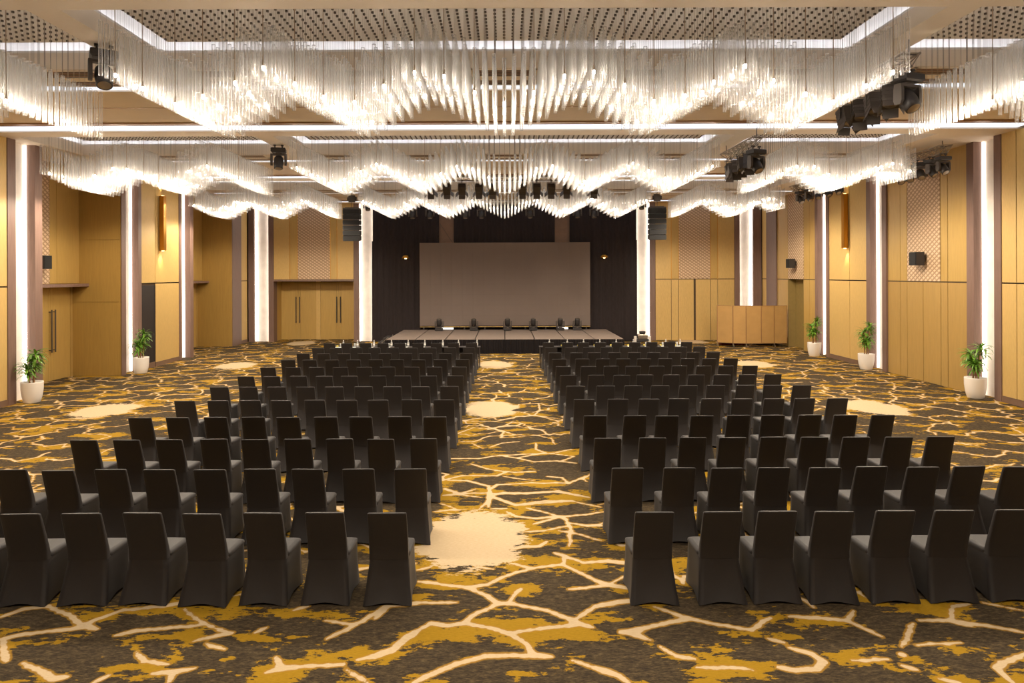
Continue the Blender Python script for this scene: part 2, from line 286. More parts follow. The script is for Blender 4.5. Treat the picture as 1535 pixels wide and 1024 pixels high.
# ------------------------------------------------------------------ floor with the woven vein pattern
def build_floor():
    rng = np.random.default_rng(11)
    x0, x1, y0, y1 = -15.2, 13.9, 4.4, 37.4
    gx = np.arange(x0, x1+.01, .024); gy = np.concatenate([np.arange(y0, 13.0, .024), np.arange(13.0, 37.44, .045)])
    nx, ny = len(gx), len(gy); x1, y1 = gx[-1], gy[-1]
    K = .016
    acc = np.zeros((ny, nx))
    def seg(p, q, w):
        rad = .45
        ax, bx = min(p[0], q[0])-rad, max(p[0], q[0])+rad; ay, by = min(p[1], q[1])-rad, max(p[1], q[1])+rad
        i0, i1 = np.searchsorted(gx, (ax, bx)); j0, j1 = np.searchsorted(gy, (ay, by))
        if i0 >= i1 or j0 >= j1: return
        X = gx[i0:i1][None, :]; Y = gy[j0:j1][:, None]
        dx, dy = q[0]-p[0], q[1]-p[1]; L = dx*dx+dy*dy+1e-9
        t = np.clip(((X-p[0])*dx+(Y-p[1])*dy)/L, 0, 1)
        d = np.hypot(X-p[0]-t*dx, (Y-p[1]-t*dy)*.8)
        acc[j0:j1, i0:i1] += np.exp(-(d-w)/K)
    def wiggle(pts, amp, n):
        out = [pts[0]]
        for a, b in zip(pts[:-1], pts[1:]):
            a = np.array(a); b = np.array(b); d = b-a; nrm = np.array((-d[1], d[0]))
            for k in range(1, n+1):
                t = k/n; o = 0 if k == n else rng.normal(0, amp)
                out.append(tuple(a+d*t+nrm*o))
        return out
    def lay(pts, w):
        for a, b in zip(pts[:-1], pts[1:]): seg(a, b, w*rng.uniform(.8, 1.15))
    for line in TRACED:
        lay(wiggle(line, .02, 3), .013 if len(line) < 4 else .018)
    def covered(x, y):
        return (y < 7.25 and abs(x) < 5.6) or (-1.05 < x < 1.4 and y < 14.6)
    def med_at(x, y):
        mx = (x + .42 + 4.96) % 9.92 - 4.96; my = (y - 8.98 + 4.3) % 8.6 - 4.3
        return 1.0 - math.hypot(mx/.72, my/1.02)
    # irregular honeycomb of branching veins
    cw, chh = .98, .60
    def node(i, j):
        r = np.random.default_rng((i*7919+j*104729) % (2**31))
        ox = .5*cw if j % 4 in (1, 2) else 0
        yy = (j//2)*1.5*chh*.95 + (.5*chh if j % 2 else 0)
        return (-16 + i*cw + ox + r.uniform(-.30, .30)*cw, 3.5 + yy + r.uniform(-.26, .26)*chh)
    for j in range(0, 84):
        for i in range(0, 33):
            ends = [(i, j+1)] if j % 2 else []
            if j % 4 == 0: ends = [(i, j+1), (i-1, j+1)]
            elif j % 4 == 2: ends = [(i, j+1), (i+1, j+1)]
            a = node(i, j)
            for e in ends:
                if rng.random() < .14: continue
                b = node(*e)
                mxp = ((a[0]+b[0])/2, (a[1]+b[1])/2)
                if covered(*mxp): continue
                if med_at(*mxp) > .15: continue
                bb = b
                if rng.random() < .16:
                    t = rng.uniform(.45, .75); bb = (a[0]+(b[0]-a[0])*t, a[1]+(b[1]-a[1])*t)
                lay(wiggle([a, bb], .10, 4), rng.uniform(.008, .022))
    vein = K*np.log(acc+1e-9)
    vein = np.clip(vein, -.4, .3)
    mx = (gx[None, :]+.42+4.96) % 9.92-4.96; my = (gy[:, None]-8.98+4.3) % 8.6-4.3
    med = 1.0-np.hypot(mx/.70, my/1.02); med = np.clip(med, -1, 1)
    GX, GY = np.meshgrid(gx, gy)
    co = np.zeros((ny*nx+8, 3)); co[:ny*nx, 0] = GX.ravel(); co[:ny*nx, 1] = GY.ravel()
    co[ny*nx:, :2] = [(x0,YN-.6),(x1,YN-.6),(x1,y0),(x0,y0), (x0,YN-.6),(x1,YN-.6),(x1,y1),(x0,y1)]
    co[ny*nx+4:, 2] = -.12
    idx = np.arange(ny*nx).reshape(ny, nx)
    q = np.stack([idx[:-1,:-1], idx[:-1,1:], idx[1:,1:], idx[1:,:-1]], -1).reshape(-1, 4)
    b0 = ny*nx
    q = np.vstack([q, [[b0,b0+1,b0+2,b0+3],[b0+7,b0+6,b0+5,b0+4]]]).astype(np.int32)
    me = bpy.data.meshes.new('floor')
    me.vertices.add(len(co)); me.vertices.foreach_set('co', co.astype(np.float32).ravel())
    me.loops.add(q.size); me.loops.foreach_set('vertex_index', q.ravel())
    me.polygons.add(len(q)); me.polygons.foreach_set('loop_start', np.arange(0, q.size, 4, dtype=np.int32))
    me.update(calc_edges=True)
    for nm, arr, d in (('vein', vein, -.4), ('medallion', med, -1.0)):
        at = me.attributes.new(nm, 'FLOAT', 'POINT'); full = np.full(len(co), d, np.float32); full[:ny*nx] = arr.ravel()
        at.data.foreach_set('value', full)
    me.materials.append(M['carpet'])
    return structure(link('floor', me), 'dark brown carpet with gold blotches and cream veins', 'floor')
build_floor()

# ------------------------------------------------------------------ ceiling
def build_ceiling():
    XL, XR, YF = -15.4, 13.9, 37.2
    c = MB()
    c.box(XL, XR, YN-.6, YF, ZT, ZT+.15)
    # transverse soffits, with their slots left open and recessed
    def soffit(y0, y1): c.box(XL, XR, y0, y1, ZB, ZL)
    soffit(YN-.6, BAYS[0])
    for y0 in BAYS:
        e = min(y0+PITCH, YF)
        soffit(y0+DEEP, y0+3.83)
        c.box(XL, XR, y0+3.83, y0+4.23, ZB+.05, ZL)
        soffit(y0+4.23, y0+7.25)
        c.box(XL, XR, y0+7.25, y0+8.06, ZB+.06, ZL)
        soffit(y0+8.06, e)
        # beams between the coffers
        for a, b in ((XL, -12.95), (-6.65, -6.18), (6.18, 6.65), (11.55, XR)):
            c.box(a, b, y0, y0+DEEP, ZB, ZL)
    ce = c.build('ceiling', M['ceiling']); structure(ce, 'beige coffered ceiling with longitudinal and transverse beams', 'ceiling')
    t = MB(); d = MB(); l = MB(); k = MB(); cv = MB()
    for y0 in BAYS:
        d.box(-13.2, 13.2, y0+7.25, y0+7.6, ZB+.045, ZB+.058)
        l.box(-13.2, 13.2, y0+7.60, y0+8.06, ZB+.035, ZB+.058)
        l.box(-13.2, 13.2, y0+3.84, y0+4.22, ZB+.03, ZB+.048)
        t.box(-13.2, 13.2, y0+7.02, y0+7.25, ZB-.03, ZB)
        t.box(-13.2, 13.2, y0+5.56, y0+5.60, ZB-.006, ZB)
        # cove strips lying on the coffer lips, throwing light up on the coffer top
        for a, b in COFFERS:
            y1 = y0+DEEP; q = ZL+.001
            k.box(a-.10, b+.10, y1+.10, y1+.14, q, q+.02); k.box(a-.10, b+.10, y0-.14, y0-.10, q, q+.02)
            k.box(a-.14, a-.10, y0-.1, y1+.1, q, q+.02); k.box(b+.10, b+.14, y0-.1, y1+.1, q, q+.02)
            # upstand along the lip hides the strip; a white cove wall stands behind it
            for (x0, x1, u0, u1) in ((a-.02, b+.02, y1, y1+.02), (a-.02, b+.02, y0-.02, y0), (a-.02, a, y0, y1), (b, b+.02, y0, y1)): cv.box(x0, x1, u0, u1, ZL, ZL+.04)
            m = .33; mx = .22
            for (x0, x1, u0, u1) in ((a-mx, b+mx, y1+m, y1+m+.03), (a-mx, b+mx, y0-m-.03, y0-m), (a-mx-.01, a-mx, y0-m, y1+m), (b+mx, b+mx+.01, y0-m, y1+m)): cv.box(x0, x1, u0, u1, ZL, ZT)
            cv.box(a-mx, b+mx, y0-m, y1+m, ZT-.02, ZT-.005)
    structure(cv.build('trim_5', M['coffer']), 'white coves around the ceiling coffers', 'trim')
    structure(t.build('trim_1', M['bronze']), 'bronze strips across the ceiling soffits', 'trim')
    structure(d.build('trim_2', M['slot']), 'dark partition track slots in the ceiling', 'trim')
    structure(l.build('trim_3', M['led_slot']), 'cool white light slots across the ceiling', 'trim')
    structure(k.build('trim_4', M['led_cool']), 'cool white cove lighting around the coffers', 'trim')
    # air vents in the soffits
    n = 0
    for bi, y0 in enumerate(BAYS[1:]):
        for xi, x in enumerate((-10.4, -8.0, -5.3, -2.7, 0.0, 2.7, 5.3, 8.0, 10.4)):
            w = .55
            side = 'over the aisle' if x == 0 else '%s to the %s of the aisle' % (ORD[abs(xi-4)-1], 'left' if x < 0 else 'right')
            v = thing('ceiling_vent', 'slotted air vent in the %s soffit, %s' % (('nearest','middle','farthest')[bi], side), 'vent', (x, y0+3.3, ZB), 0, 'ceiling air vents')
            fr = MB()
            for a, b in ((-.52, -.48), (-.08, .16), (.47, .51)): fr.box(-w-.05, w+.05, a, b, -.02, -.001)
            for sx in (-1, 1): fr.box(sx*w, sx*(w+.05), -.52, .51, -.02, -.001)
            fr.build('frame', M['ceiling'], v)
            bk = MB(); bk.box(-w, w, -.48, -.08, -.008, -.002); bk.box(-w, w, .16, .47, -.008, -.002); bk.build('opening', M['slot'], v)
            fin = MB()
            for yy in (-.38,-.28,-.18,.26,.36): fin.box(-w, w, yy-.012, yy+.012, -.016, -.009)
            fin.build('fin', M['bronze'], v)
build_ceiling()

# ------------------------------------------------------------------ walls
def wall_box(mb, side, x_in, x_out, y0, y1, z0, z1, mi=0): mb.box(side*x_in, side*x_out, y0, y1, z0, z1, mi)
ZJ = 3.18         # joint between the lower and the upper wall panels
def panels(root, side, x, y0, y1, seams, z0=.16, top=ZB, upper_mat='gold', lower_mat='gold', pattern=None, lower=True, upper=True):
    """fabric panels standing 15 mm proud of the wall, one child per panel"""
    ys = [y0] + list(seams) + [y1]
    for a, b in zip(ys[:-1], ys[1:]):
        if lower:
            p = MB(); p.box(side*x, side*(x+.02), a+.012, b-.012, z0, ZJ-.02); p.build('wall_panel', M[lower_mat], root)
    if upper:
        ys2 = [y0] + list(seams) + [y1]
        if pattern: ys2 = sorted([y for y in ys2 if not (pattern[0]+.02 < y < pattern[1]-.02)] + [v for v in pattern if all(abs(v-y) > .02 for y in ys2)])
        for a, b in zip(ys2[:-1], ys2[1:]):
            pat = pattern and a >= pattern[0]-.02 and b <= pattern[1]+.02
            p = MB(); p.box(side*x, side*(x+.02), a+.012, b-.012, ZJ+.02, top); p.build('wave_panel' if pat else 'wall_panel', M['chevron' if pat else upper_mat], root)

def baseboard(name, side, y0, y1, label):
    b = MB(); b.box(side*(WX-.012), side*(WX+.05), y0, y1, 0, .17); b.box(side*(WX-.016), side*(WX+.05), y0, y1, .15, .17)
    structure(b.build(name, M['base']), label, 'baseboard')

def wall(name, side, pieces, label):
    m = MB()
    for (xi, y0, y1, z0, z1) in pieces: m.box(side*xi, side*(xi+.3 if xi < 15.2 else xi+.2), y0, y1, z0, z1)
    return structure(m.build(name, M['gap']), label, 'wall')

def column(side, y0, y1, y2, y3, label, rec=.27):
    """two dark wood pilasters with a side-lit white stone strip between them"""
    c = MB(); c.box(side*(WX-.02), side*(WX+.6), y0, y1, 0, ZB); c.box(side*(WX-.02), side*(WX+.6), y2, y3, 0, ZB)
    root = c.build('column', M['wood']); structure(root, label, 'column')
    s = MB(); s.box(side*(WX+rec), side*(WX+rec+.1), y1+.002, y2-.002, 0, ZB); s.build('stone_panel', M['stone'], root)
    l = MB()
    l.box(side*(WX+rec-.05), side*(WX+rec-.02), y1+.004, y1+.03, .02, ZB-.02); l.box(side*(WX+rec-.05), side*(WX+rec-.02), y2-.03, y2-.004, .02, ZB-.02)
    l.build('light_strip', M['led_col'], root)
    return root

L = wall('wall_left', -1, [(13.34, YN, 18.24, 0, ZB), (15.02, 19.5, 23.9, 0, ZB), (13.36, 24.9, 27.9, 0, ZB), (15.02, 29.0, 33.4, 0, ZB), (13.34, 34.3, 36.0, 0, ZB)], 'left wall of gold fabric panels with two door recesses')
panels(L, -1, 13.3, 9.0, 18.24, [13.0, 17.2])
panels(L, -1, 13.3, 25.97, 27.84, [])
panels(L, -1, 13.3, 24.95, 25.97, [], lower=False)
panels(L, -1, 13.3, 34.4, 35.2, [])
def alcove(y0, y1, n0):
    """recess with a pair of tall doors on the long side"""
    w = MB()
    w.box(-14.76, -15.02, y0, y1, 3.2, ZB)                    # wall over the doors
    w.box(-15.3, -13.3, y1, y1+.1, 0, ZB); w.box(-15.3, -13.3, y0-.1, y0, 0, ZB)
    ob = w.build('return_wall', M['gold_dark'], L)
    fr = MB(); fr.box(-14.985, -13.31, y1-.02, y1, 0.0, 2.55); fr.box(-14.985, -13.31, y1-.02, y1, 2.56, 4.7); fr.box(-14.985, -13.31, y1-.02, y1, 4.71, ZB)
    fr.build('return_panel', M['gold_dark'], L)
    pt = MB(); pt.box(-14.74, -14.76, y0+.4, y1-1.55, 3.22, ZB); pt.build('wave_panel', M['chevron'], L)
    for a, b in ((y1-1.53, y1-1.2), (y1-1.18, y1-.02)):
        q = MB(); q.box(-14.745, -14.76, a, b, 3.22, ZB); q.build('wall_panel', M['gold_plain'], L)
    led = MB(); led.box(-14.4, -15.02, y0, y1-.02, 3.1, 3.2); led.build('lintel', M['wood'], L)
    yc = y1-1.15
    d = MB()
    for a, b in ((yc-1.0, yc-.12), (yc-.115, yc-.004), (yc+.004, yc+.115), (yc+.12, yc+1.0)): d.box(-14.98, -15.03, a, b, .01, 3.1)
    dr = d.build('door_%d' % n0, M['gold_plain']); structure(dr, 'gold double door in the %s recess of the left wall' % ('nearer' if n0 == 1 else 'farther'), 'door')
    for s in (-1, 1):
        h = MB(); yy = yc+s*.09
        h.cyl((-14.88, yy, .95), (-14.88, yy, 2.35), .022, n=8)
        for z in (1.02, 2.28): h.cyl((-14.98, yy, z), (-14.88, yy, z), .016, n=6)
        h.build('door_handle', M['black_metal'], dr)
    jb = MB(); jb.box(-14.97, -15.03, yc+1.01, y1-.02, 0, 3.1); jb.build('door_frame', M['gold_deep'], dr)
alcove(19.6, 23.65, 1); alcove(29.12, 33.25, 2)
column(-1, 18.24, 18.54, 19.3, 19.6, 'lit stone column nearest on the left wall, before the door recess')
column(-1, 23.65, 23.92, 24.73, 24.95, 'lit stone column on the left wall just before the dark doorway')
column(-1, 27.84, 28.05, 28.81, 29.1, 'lit stone column on the left wall beyond the brass wall light')
cl = MB(); cl.box(-13.28, -13.9, 33.27, 34.4, 0, ZB); structure(cl.build('column', M['wood']), 'dark wood pilaster near the far left corner', 'column')
dd = MB(); dd.box(-13.31, -13.4, 24.95, 25.96, 0.0, 3.1); dd.box(-13.30, -13.36, 24.96, 24.99, 0, 3.1); dd.box(-13.30, -13.36, 25.93, 25.96, 0, 3.1)  # flat dark slab; the shade inside the doorway is put into its colour
structure(dd.build('door_3', M['darkdoor']), 'dark slab painted as shaded doorway in the left wall beside the second plant', 'door')
ds = MB(); ds.box(-13.295, -13.34, 24.99, 25.93, 0.0, .2); ds.build('threshold', M['base'], bpy.data.objects['door_3'])
baseboard('baseboard_left', -1, 9.0, 18.24, 'brown baseboard along the near left wall')
baseboard('baseboard_left', -1, 25.97, 27.84, 'brown baseboard under the brass wall light on the left')
baseboard('baseboard_left', -1, 34.4, 35.2, 'brown baseboard in the far left corner')

Rw = wall('wall_right', 1, [(13.36, YN, 18.4, 0, ZB), (13.36, 19.5, 23.9, 0, ZB), (13.36, 25.0, 28.1, 0, ZB), (13.36, 29.15, 30.52, 0, ZB), (13.36, 30.52, 32.2, 3.2, ZB), (13.9, 30.4, 32.3, 0, 3.3), (13.36, 32.2, 36.0, 0, ZB)], 'right wall of gold panels with lit columns')
panels(Rw, 1, 13.3, 9.0, 18.28, [13.6, 17.75])
panels(Rw, 1, 13.34, 19.64, 23.8, [20.57, 20.9, 21.78, 22.65, 23.04], z0=.01, pattern=(20.93, 22.65), lower_mat='gold_deep', upper_mat='gold_plain')
panels(Rw, 1, 13.3, 25.1, 28.0, [26.35])
panels(Rw, 1, 13.34, 29.26, 30.5, [29.9], z0=.01, upper_mat='gold_plain', lower_mat='gold_plain')
panels(Rw, 1, 13.34, 30.5, 32.2, [], lower=False, pattern=(30.5, 32.2))
panels(Rw, 1, 13.34, 32.2, 33.45, [], z0=.01, upper_mat='gold_plain', lower_mat='gold_plain')
panels(Rw, 1, 13.3, 34.7, 35.3, [])
column(1, 18.28, 18.54, 19.34, 19.64, 'lit stone column nearest on the right wall')
column(1, 23.8, 24.05, 24.83, 25.1, 'lit stone column on the right wall before the brass wall light')
column(1, 28.0, 28.25, 29.0, 29.26, 'lit stone column on the right wall beyond the brass wall light')
cr = MB(); cr.box(13.28, 13.9, 33.45, 34.7, 0, ZB); structure(cr.build('column', M['wood']), 'dark wood pilaster near the far right corner', 'column')
do = MB(); do.box(13.7, 13.78, 30.5, 32.2, 0, 3.18); structure(do.build('door_4', M['olive']), 'olive door set into the right wall beside the folding screen', 'door')
jb = MB(); jb.box(13.34, 13.7, 30.5, 30.54, 0, 3.18); jb.box(13.34, 13.7, 32.16, 32.2, 0, 3.18); jb.build('door_frame', M['olive'], bpy.data.objects['door_4'])
baseboard('baseboard_right', 1, 9.0, 18.28, 'brown baseboard along the near right wall')
baseboard('baseboard_right', 1, 25.1, 28.0, 'brown baseboard under the brass wall light on the right')

# far wall
fw = MB()
fw.box(-15.3, -12.03, FY+.35, FY+.55, 0, ZB); fw.box(-12.03, -7.83, FY, FY+.3, 3.18, ZB); fw.box(-12.03, -7.83, FY+1.32, FY+1.5, 0, 3.3)
fw.box(-12.2, -12.02, FY, FY+1.4, 0, 3.2); fw.box(-7.84, -7.7, FY, FY+1.4, 0, 3.2)
fw.box(-7.84, 13.9, FY+.35, FY+.55, 0, ZB); fw.box(7.78, 11.92, FY+.02, FY+.36, 0, ZB)
FW = structure(fw.build('wall_back', M['gap']), 'far wall with gold panels and lit stone strips', 'wall')
def fpan(x0, x1, z0, z1, mat, name='wall_panel', y=FY):
    p = MB(); p.box(x0+.012, x1-.012, y-.02, y, z0, z1); p.build(name, M[mat], FW)
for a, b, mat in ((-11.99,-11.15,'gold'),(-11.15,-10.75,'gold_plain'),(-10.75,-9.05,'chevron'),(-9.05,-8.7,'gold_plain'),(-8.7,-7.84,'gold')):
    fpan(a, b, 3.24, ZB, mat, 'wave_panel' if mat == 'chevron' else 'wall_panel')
lt = MB(); lt.box(-11.99, -7.84, FY-.04, FY+.3, 3.14, 3.22); lt.build('lintel', M['wood'], FW)
rs = MB(); rs.box(-12.02, -12.0, FY, FY+1.3, 0, 3.14); rs.box(-7.86, -7.84, FY, FY+1.3, 0, 3.14); rs.build('recess_side', M['gold_plain'], FW)
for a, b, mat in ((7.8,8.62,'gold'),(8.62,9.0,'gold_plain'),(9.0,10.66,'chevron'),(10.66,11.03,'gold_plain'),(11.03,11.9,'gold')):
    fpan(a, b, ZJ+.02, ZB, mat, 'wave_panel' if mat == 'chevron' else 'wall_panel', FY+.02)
for a, b in ((7.8,8.62),(8.62,9.0),(9.0,9.79),(9.88,10.66),(10.66,11.03),(11.03,11.9)): fpan(a, b, .01, ZJ-.02, 'gold', 'wall_panel', FY+.02)
tm = MB()
for x in (-11.15,-10.75,-9.05,-8.7): tm.box(x-.012, x+.012, FY-.03, FY, 3.24, ZB)
for x in (8.62,9.0,10.66,11.03): tm.box(x-.012, x+.012, FY-.012, FY+.02, ZJ, ZB)
tm.build('brass_strip', M['brass'], FW)
def fcol(x0, x1, x2, x3, label, s0=1, s1=1):
    c = MB()
    if x1 > x0: c.box(x0, x1, FY-.02, FY+.5, 0, ZB)
    if x3 > x2: c.box(x2, x3, FY-.02, FY+.5, 0, ZB)
    root = c.build('column', M['wood']); structure(root, label, 'column')
    s = MB(); s.box(x1+.002, x2-.002, FY+.27, FY+.36, 0, ZB); s.build('stone_panel', M['stone'], root)
    l = MB()
    l.box(x1+.004, x1+.03, FY+.15, FY+.19, .02, ZB-.02); l.box(x2-.03, x2-.004, FY+.15, FY+.19, .02, ZB-.02)
    l.build('light_strip', M['led_col'], root)
fcol(-13.3, -13.0, -12.26, -11.99, 'lit stone column at the far left corner')
fcol(-7.84, -7.57, -6.8, -6.55, 'lit stone column left of the stage curtain')
fcol(6.55, 6.8, 7.51, 7.79, 'lit stone column right of the stage curtain')
fcol(11.9, 12.17, 12.87, 13.3, 'lit stone column behind the folding screen')
YD = FY+1.22
for i, (xc, hw) in enumerate(((-11.1, .98), (-8.92, .98))):
    d = MB()
    for a, b in ((-hw, -.12), (-.115, -.004), (.004, .115), (.12, hw)): d.box(xc+a, xc+b, YD, YD+.06, .01, 3.1)
    dr = d.build('door_%d' % (5+i), M['gold_plain']); structure(dr, ('left' if i == 0 else 'right') + ' gold double door in the far left recess', 'door')
    for s in (-1, 1):
        h = MB(); h.cyl((xc+s*.1, YD-.07, .9), (xc+s*.1, YD-.07, 2.3), .026, n=8)
        for z in (.98, 2.22): h.cyl((xc+s*.1, YD, z), (xc+s*.1, YD-.07, z), .018, n=6)
        h.build('door_handle', M['black_metal'], dr)
mu = MB(); mu.box(-10.12, -9.9, YD-.04, YD+.06, 0, 3.14); mu.build('door_post', M['gold'], FW)
# wall behind the camera
bw = MB(); bw.box(-15.3, 13.9, YN-.3, YN, 0, ZB); structure(bw.build('wall_front', M['gold']), 'gold wall behind the last row', 'wall')

# ------------------------------------------------------------------ brass wall lights
def sconce(side, y, label):
    t = thing('wall_light', label, 'wall light', (side*(WX-.02), y, 4.43))
    b = MB()
    xi = -side*.16
    b.box(min(0, xi), max(0, xi), -.1, .1, 0, .02); b.box(min(0, xi), max(0, xi), -.1, .1, 2.08, 2.1)
    b.box(xi-.006, xi+.006, -.1, .1, 0, 2.1); b.box(min(0,xi), max(0,xi), -.1, -.09, 0, 2.1); b.box(min(0,xi), max(0,xi), .09, .1, 0, 2.1)
    b.build('brass_tube', M['brass'], t)
    for nm, z in (('lower_lamp', -.012), ('upper_lamp', 2.112)):
        m = MB(); m.cyl((xi*.5, 0, z-.008), (xi*.5, 0, z+.008), .05, n=12); m.build(nm, M['amber'], t)
    for z, d in ((4.38, 0), (6.6, PI)):
        l = bpy.data.lights.new('wall_light_beam', 'SPOT'); l.energy = 80; l.color = (1, .72, .38); l.spot_size = 1.25; l.spot_blend = .8; l.shadow_soft_size = .04
        o = bpy.data.objects.new('wall_light_beam', l); COL.objects.link(o); o.location = (side*(WX-.11), y, z); o.rotation_euler = (d, 0, 0)
sconce(-1, 26.35, 'tall brass wall light on the left wall beside the dark doorway')
sconce(1, 26.5, 'tall brass wall light on the right wall between two columns')
# ------------------------------------------------------------------ wall speakers
def wall_speaker(side, x, y, z, label):
    t = thing('wall_speaker', label, 'speaker', (side*x, y, z), 0, 'wall speakers')
    s = side
    b = MB(); b.box(-s*.12, -s*.38, -.19, .19, -.21, .21); b.build('cabinet', M['black_plastic'], t)
    g = MB(); g.box(-s*.381, -s*.392, -.175, .175, -.195, .195); g.build('grille', M['grille'], t)
    k = MB(); k.box(0, -s*.12, -.05, .05, -.1, .1); k.build('bracket', M['black_metal'], t)
wall_speaker(-1, 14.74, 21.45, 3.9, 'black wall speaker on the left wall above the near double door')
wall_speaker(1, 13.34, 21.7, 3.91, 'black wall speaker on the right wall nearest the camera')
wall_speaker(1, 13.34, 31.3, 3.91, 'black wall speaker above the olive door on the right')
# ------------------------------------------------------------------ glass tube chandeliers
TL, TR_, STEP = .80, .029, .1456
ZP = 7.55         # underside of the floating coffer panel
def wave(x):
    """height of the tube tops: a zigzag with rounded troughs"""
    p = 2.345; t = abs(((x + p/2) % p) - p/2)/(p/2)      # 0 at a trough, 1 at a crest
    t = t if t > .12 else .06 + t*t/.24
    return 6.60 + .58*t
def tube_mesh():
    b = MB()
    b.cyl((0,0,-TL), (0,0,0), TR_, n=8, cap=False)
    b.lathe([(TR_,0),(.004,.0)], (0,0,0), 8, smooth=False); b.lathe([(TR_,0),(TR_*.62,.0)], (0,0,-TL), 8, smooth=False)
    return b.mesh('glass_tube', M['tube'])
TUBE = tube_mesh()
def replicate(name, base, pts, mats):
    n = len(base.vertices); bv = np.zeros(n*3, np.float32); base.vertices.foreach_get('co', bv); bv = bv.reshape(-1, 3)
    nl = len(base.loops); bl = np.zeros(nl, np.int32); base.loops.foreach_get('vertex_index', bl)
    npoly = len(base.polygons); bs = np.zeros(npoly, np.int32); base.polygons.foreach_get('loop_start', bs)
    sm = np.zeros(npoly, bool); base.polygons.foreach_get('use_smooth', sm)
    P = np.array(pts, np.float32); k = len(P)
    co = (bv[None] + P[:, None, :]).reshape(-1, 3)
    li = (bl[None] + (np.arange(k)*n)[:, None]).ravel().astype(np.int32)
    ls = (bs[None] + (np.arange(k)*nl)[:, None]).ravel().astype(np.int32)
    me = bpy.data.meshes.new(name)
    me.vertices.add(len(co)); me.vertices.foreach_set('co', co.ravel())
    me.loops.add(len(li)); me.loops.foreach_set('vertex_index', li)
    me.polygons.add(len(ls)); me.polygons.foreach_set('loop_start', ls)
    me.polygons.foreach_set('use_smooth', np.tile(sm, k))
    me.update(calc_edges=True)
    for m in mats: me.materials.append(m)
    return me
sk = MB(); sk.cyl((0,0,-.028), (0,0,0), .021, .021, n=8); SOCK = sk.mesh('socket', M['socket'])
wi = MB(); wi.cyl((0,0,0), (0,0,1), .0016, n=3, cap=False); 
def lamp_mesh(length):
    b = MB(); b.cyl((0,0,0), (0,0,length), .0065, n=6); b.cyl((0,0,-.06), (0,0,.02), .014, n=8)
    b.lathe([(.001,-.115),(.010,-.11),(.015,-.09),(.012,-.06)], (0,0,0), 8, mi=1)
    return b
def chandelier(x0, x1, bay, where):
    y0 = BAYS[bay]; near = ('','nearest','middle','farthest')[bay]
    xc = (x0+x1)/2; yc = y0+1.38
    rel = dict(centre='central', left='left-hand', right='right-hand')[where]
    lab = {'centre': 'broad chandelier of hanging glass tubes over the central aisle, %s of its three', 'left': 'glass tube chandelier beside the left wall, %s of the three there', 'right': 'glass tube chandelier beside the right wall, %s of the three there'}[where] % near
    t = thing('tube_chandelier', lab, 'chandelier', (xc, yc, ZP), 0, 'glass tube chandeliers')
    n = int(round((x1-x0)/STEP)); rows = 14
    tubes = []; lamps = []
    for j in range(rows):
        for i in range(n+1):
            x = x0 + (x1-x0)*i/n; y = y0 + .36 + j*.1456 + (.073 if i % 2 else 0)
            z = wave(x)
            if (i % 3 == 1) and j in (0, 4, 9): lamps.append((x, y+.04, z, j))
            if (i % 3 == 1) and j == 0: continue
            tubes.append((x-xc, y-yc, z-ZP))
    # the floating panel with its sockets, the wires
    p = MB(); p.box(x0-.05-xc, x1+.05-xc, .16-1.38, 2.43-1.38, 0, .045); plate = p.build('mounting_panel', M['coffer'], t)
    link('socket', replicate('socket', SOCK, [(a, b, 0) for a, b, c in tubes], [M['socket']]), plate, kind='stuff')
    w = MB()
    for a, b, c in tubes: w.cyl((a, b, c), (a, b, -.04), .0015, n=3, cap=False)
    w.build('suspension_wire', M['wire'], t, kind='stuff')
    first = tubes[:100]
    for q in first: link('glass_tube', TUBE, t, q)
    link('glass_tube', replicate('glass_tubes', TUBE, tubes[100:], [M['tube']]), t, kind='stuff')
    for (x, y, z, j) in lamps:
        zb = z-TL+.13
        L_ = ZP-zb if j == 0 else .3
        lamp_mesh(L_).build('pendant_lamp', [M['rod'], M['bulb']], t).location = (x-xc, y-yc, zb-ZP+.06)
    # the downlights of the lamps
    m_ = 9 if where == 'centre' else 4
    for k in range(m_):
        x = x0+(x1-x0)*(k+.5)/m_
        spot('chandelier_downlight', (x, y0+1.4, wave(x)-TL-.02), SPOT_W*(1.0 if where == 'centre' else 1.75), where == 'centre')
        
SPOT_W = 212
def spot(name, loc, e, narrow=True):
    l = bpy.data.lights.new(name, 'SPOT'); l.energy = e; l.color = (1, .86, .68); l.spot_size = math.radians(158 if narrow else 170); l.spot_blend = .9 if narrow else .3; l.shadow_soft_size = .12
    ob = bpy.data.objects.new(name, l); COL.objects.link(ob); ob.location = loc
for bay in (1, 2, 3):
    chandelier(-5.83, 5.83, bay, 'centre'); chandelier(-12.6, -6.99, bay, 'left'); chandelier(6.99, 11.2, bay, 'right')
# the bay behind the camera: its lamps light the nearest carpet
for x in (-11, -8.4, -5.2, -3.9, -2.6, -1.3, 0, 1.3, 2.6, 3.9, 5.2, 8.4, 11): spot('rear_chandelier_downlight', (x, 2.2, 5.9), SPOT_W*1.05)

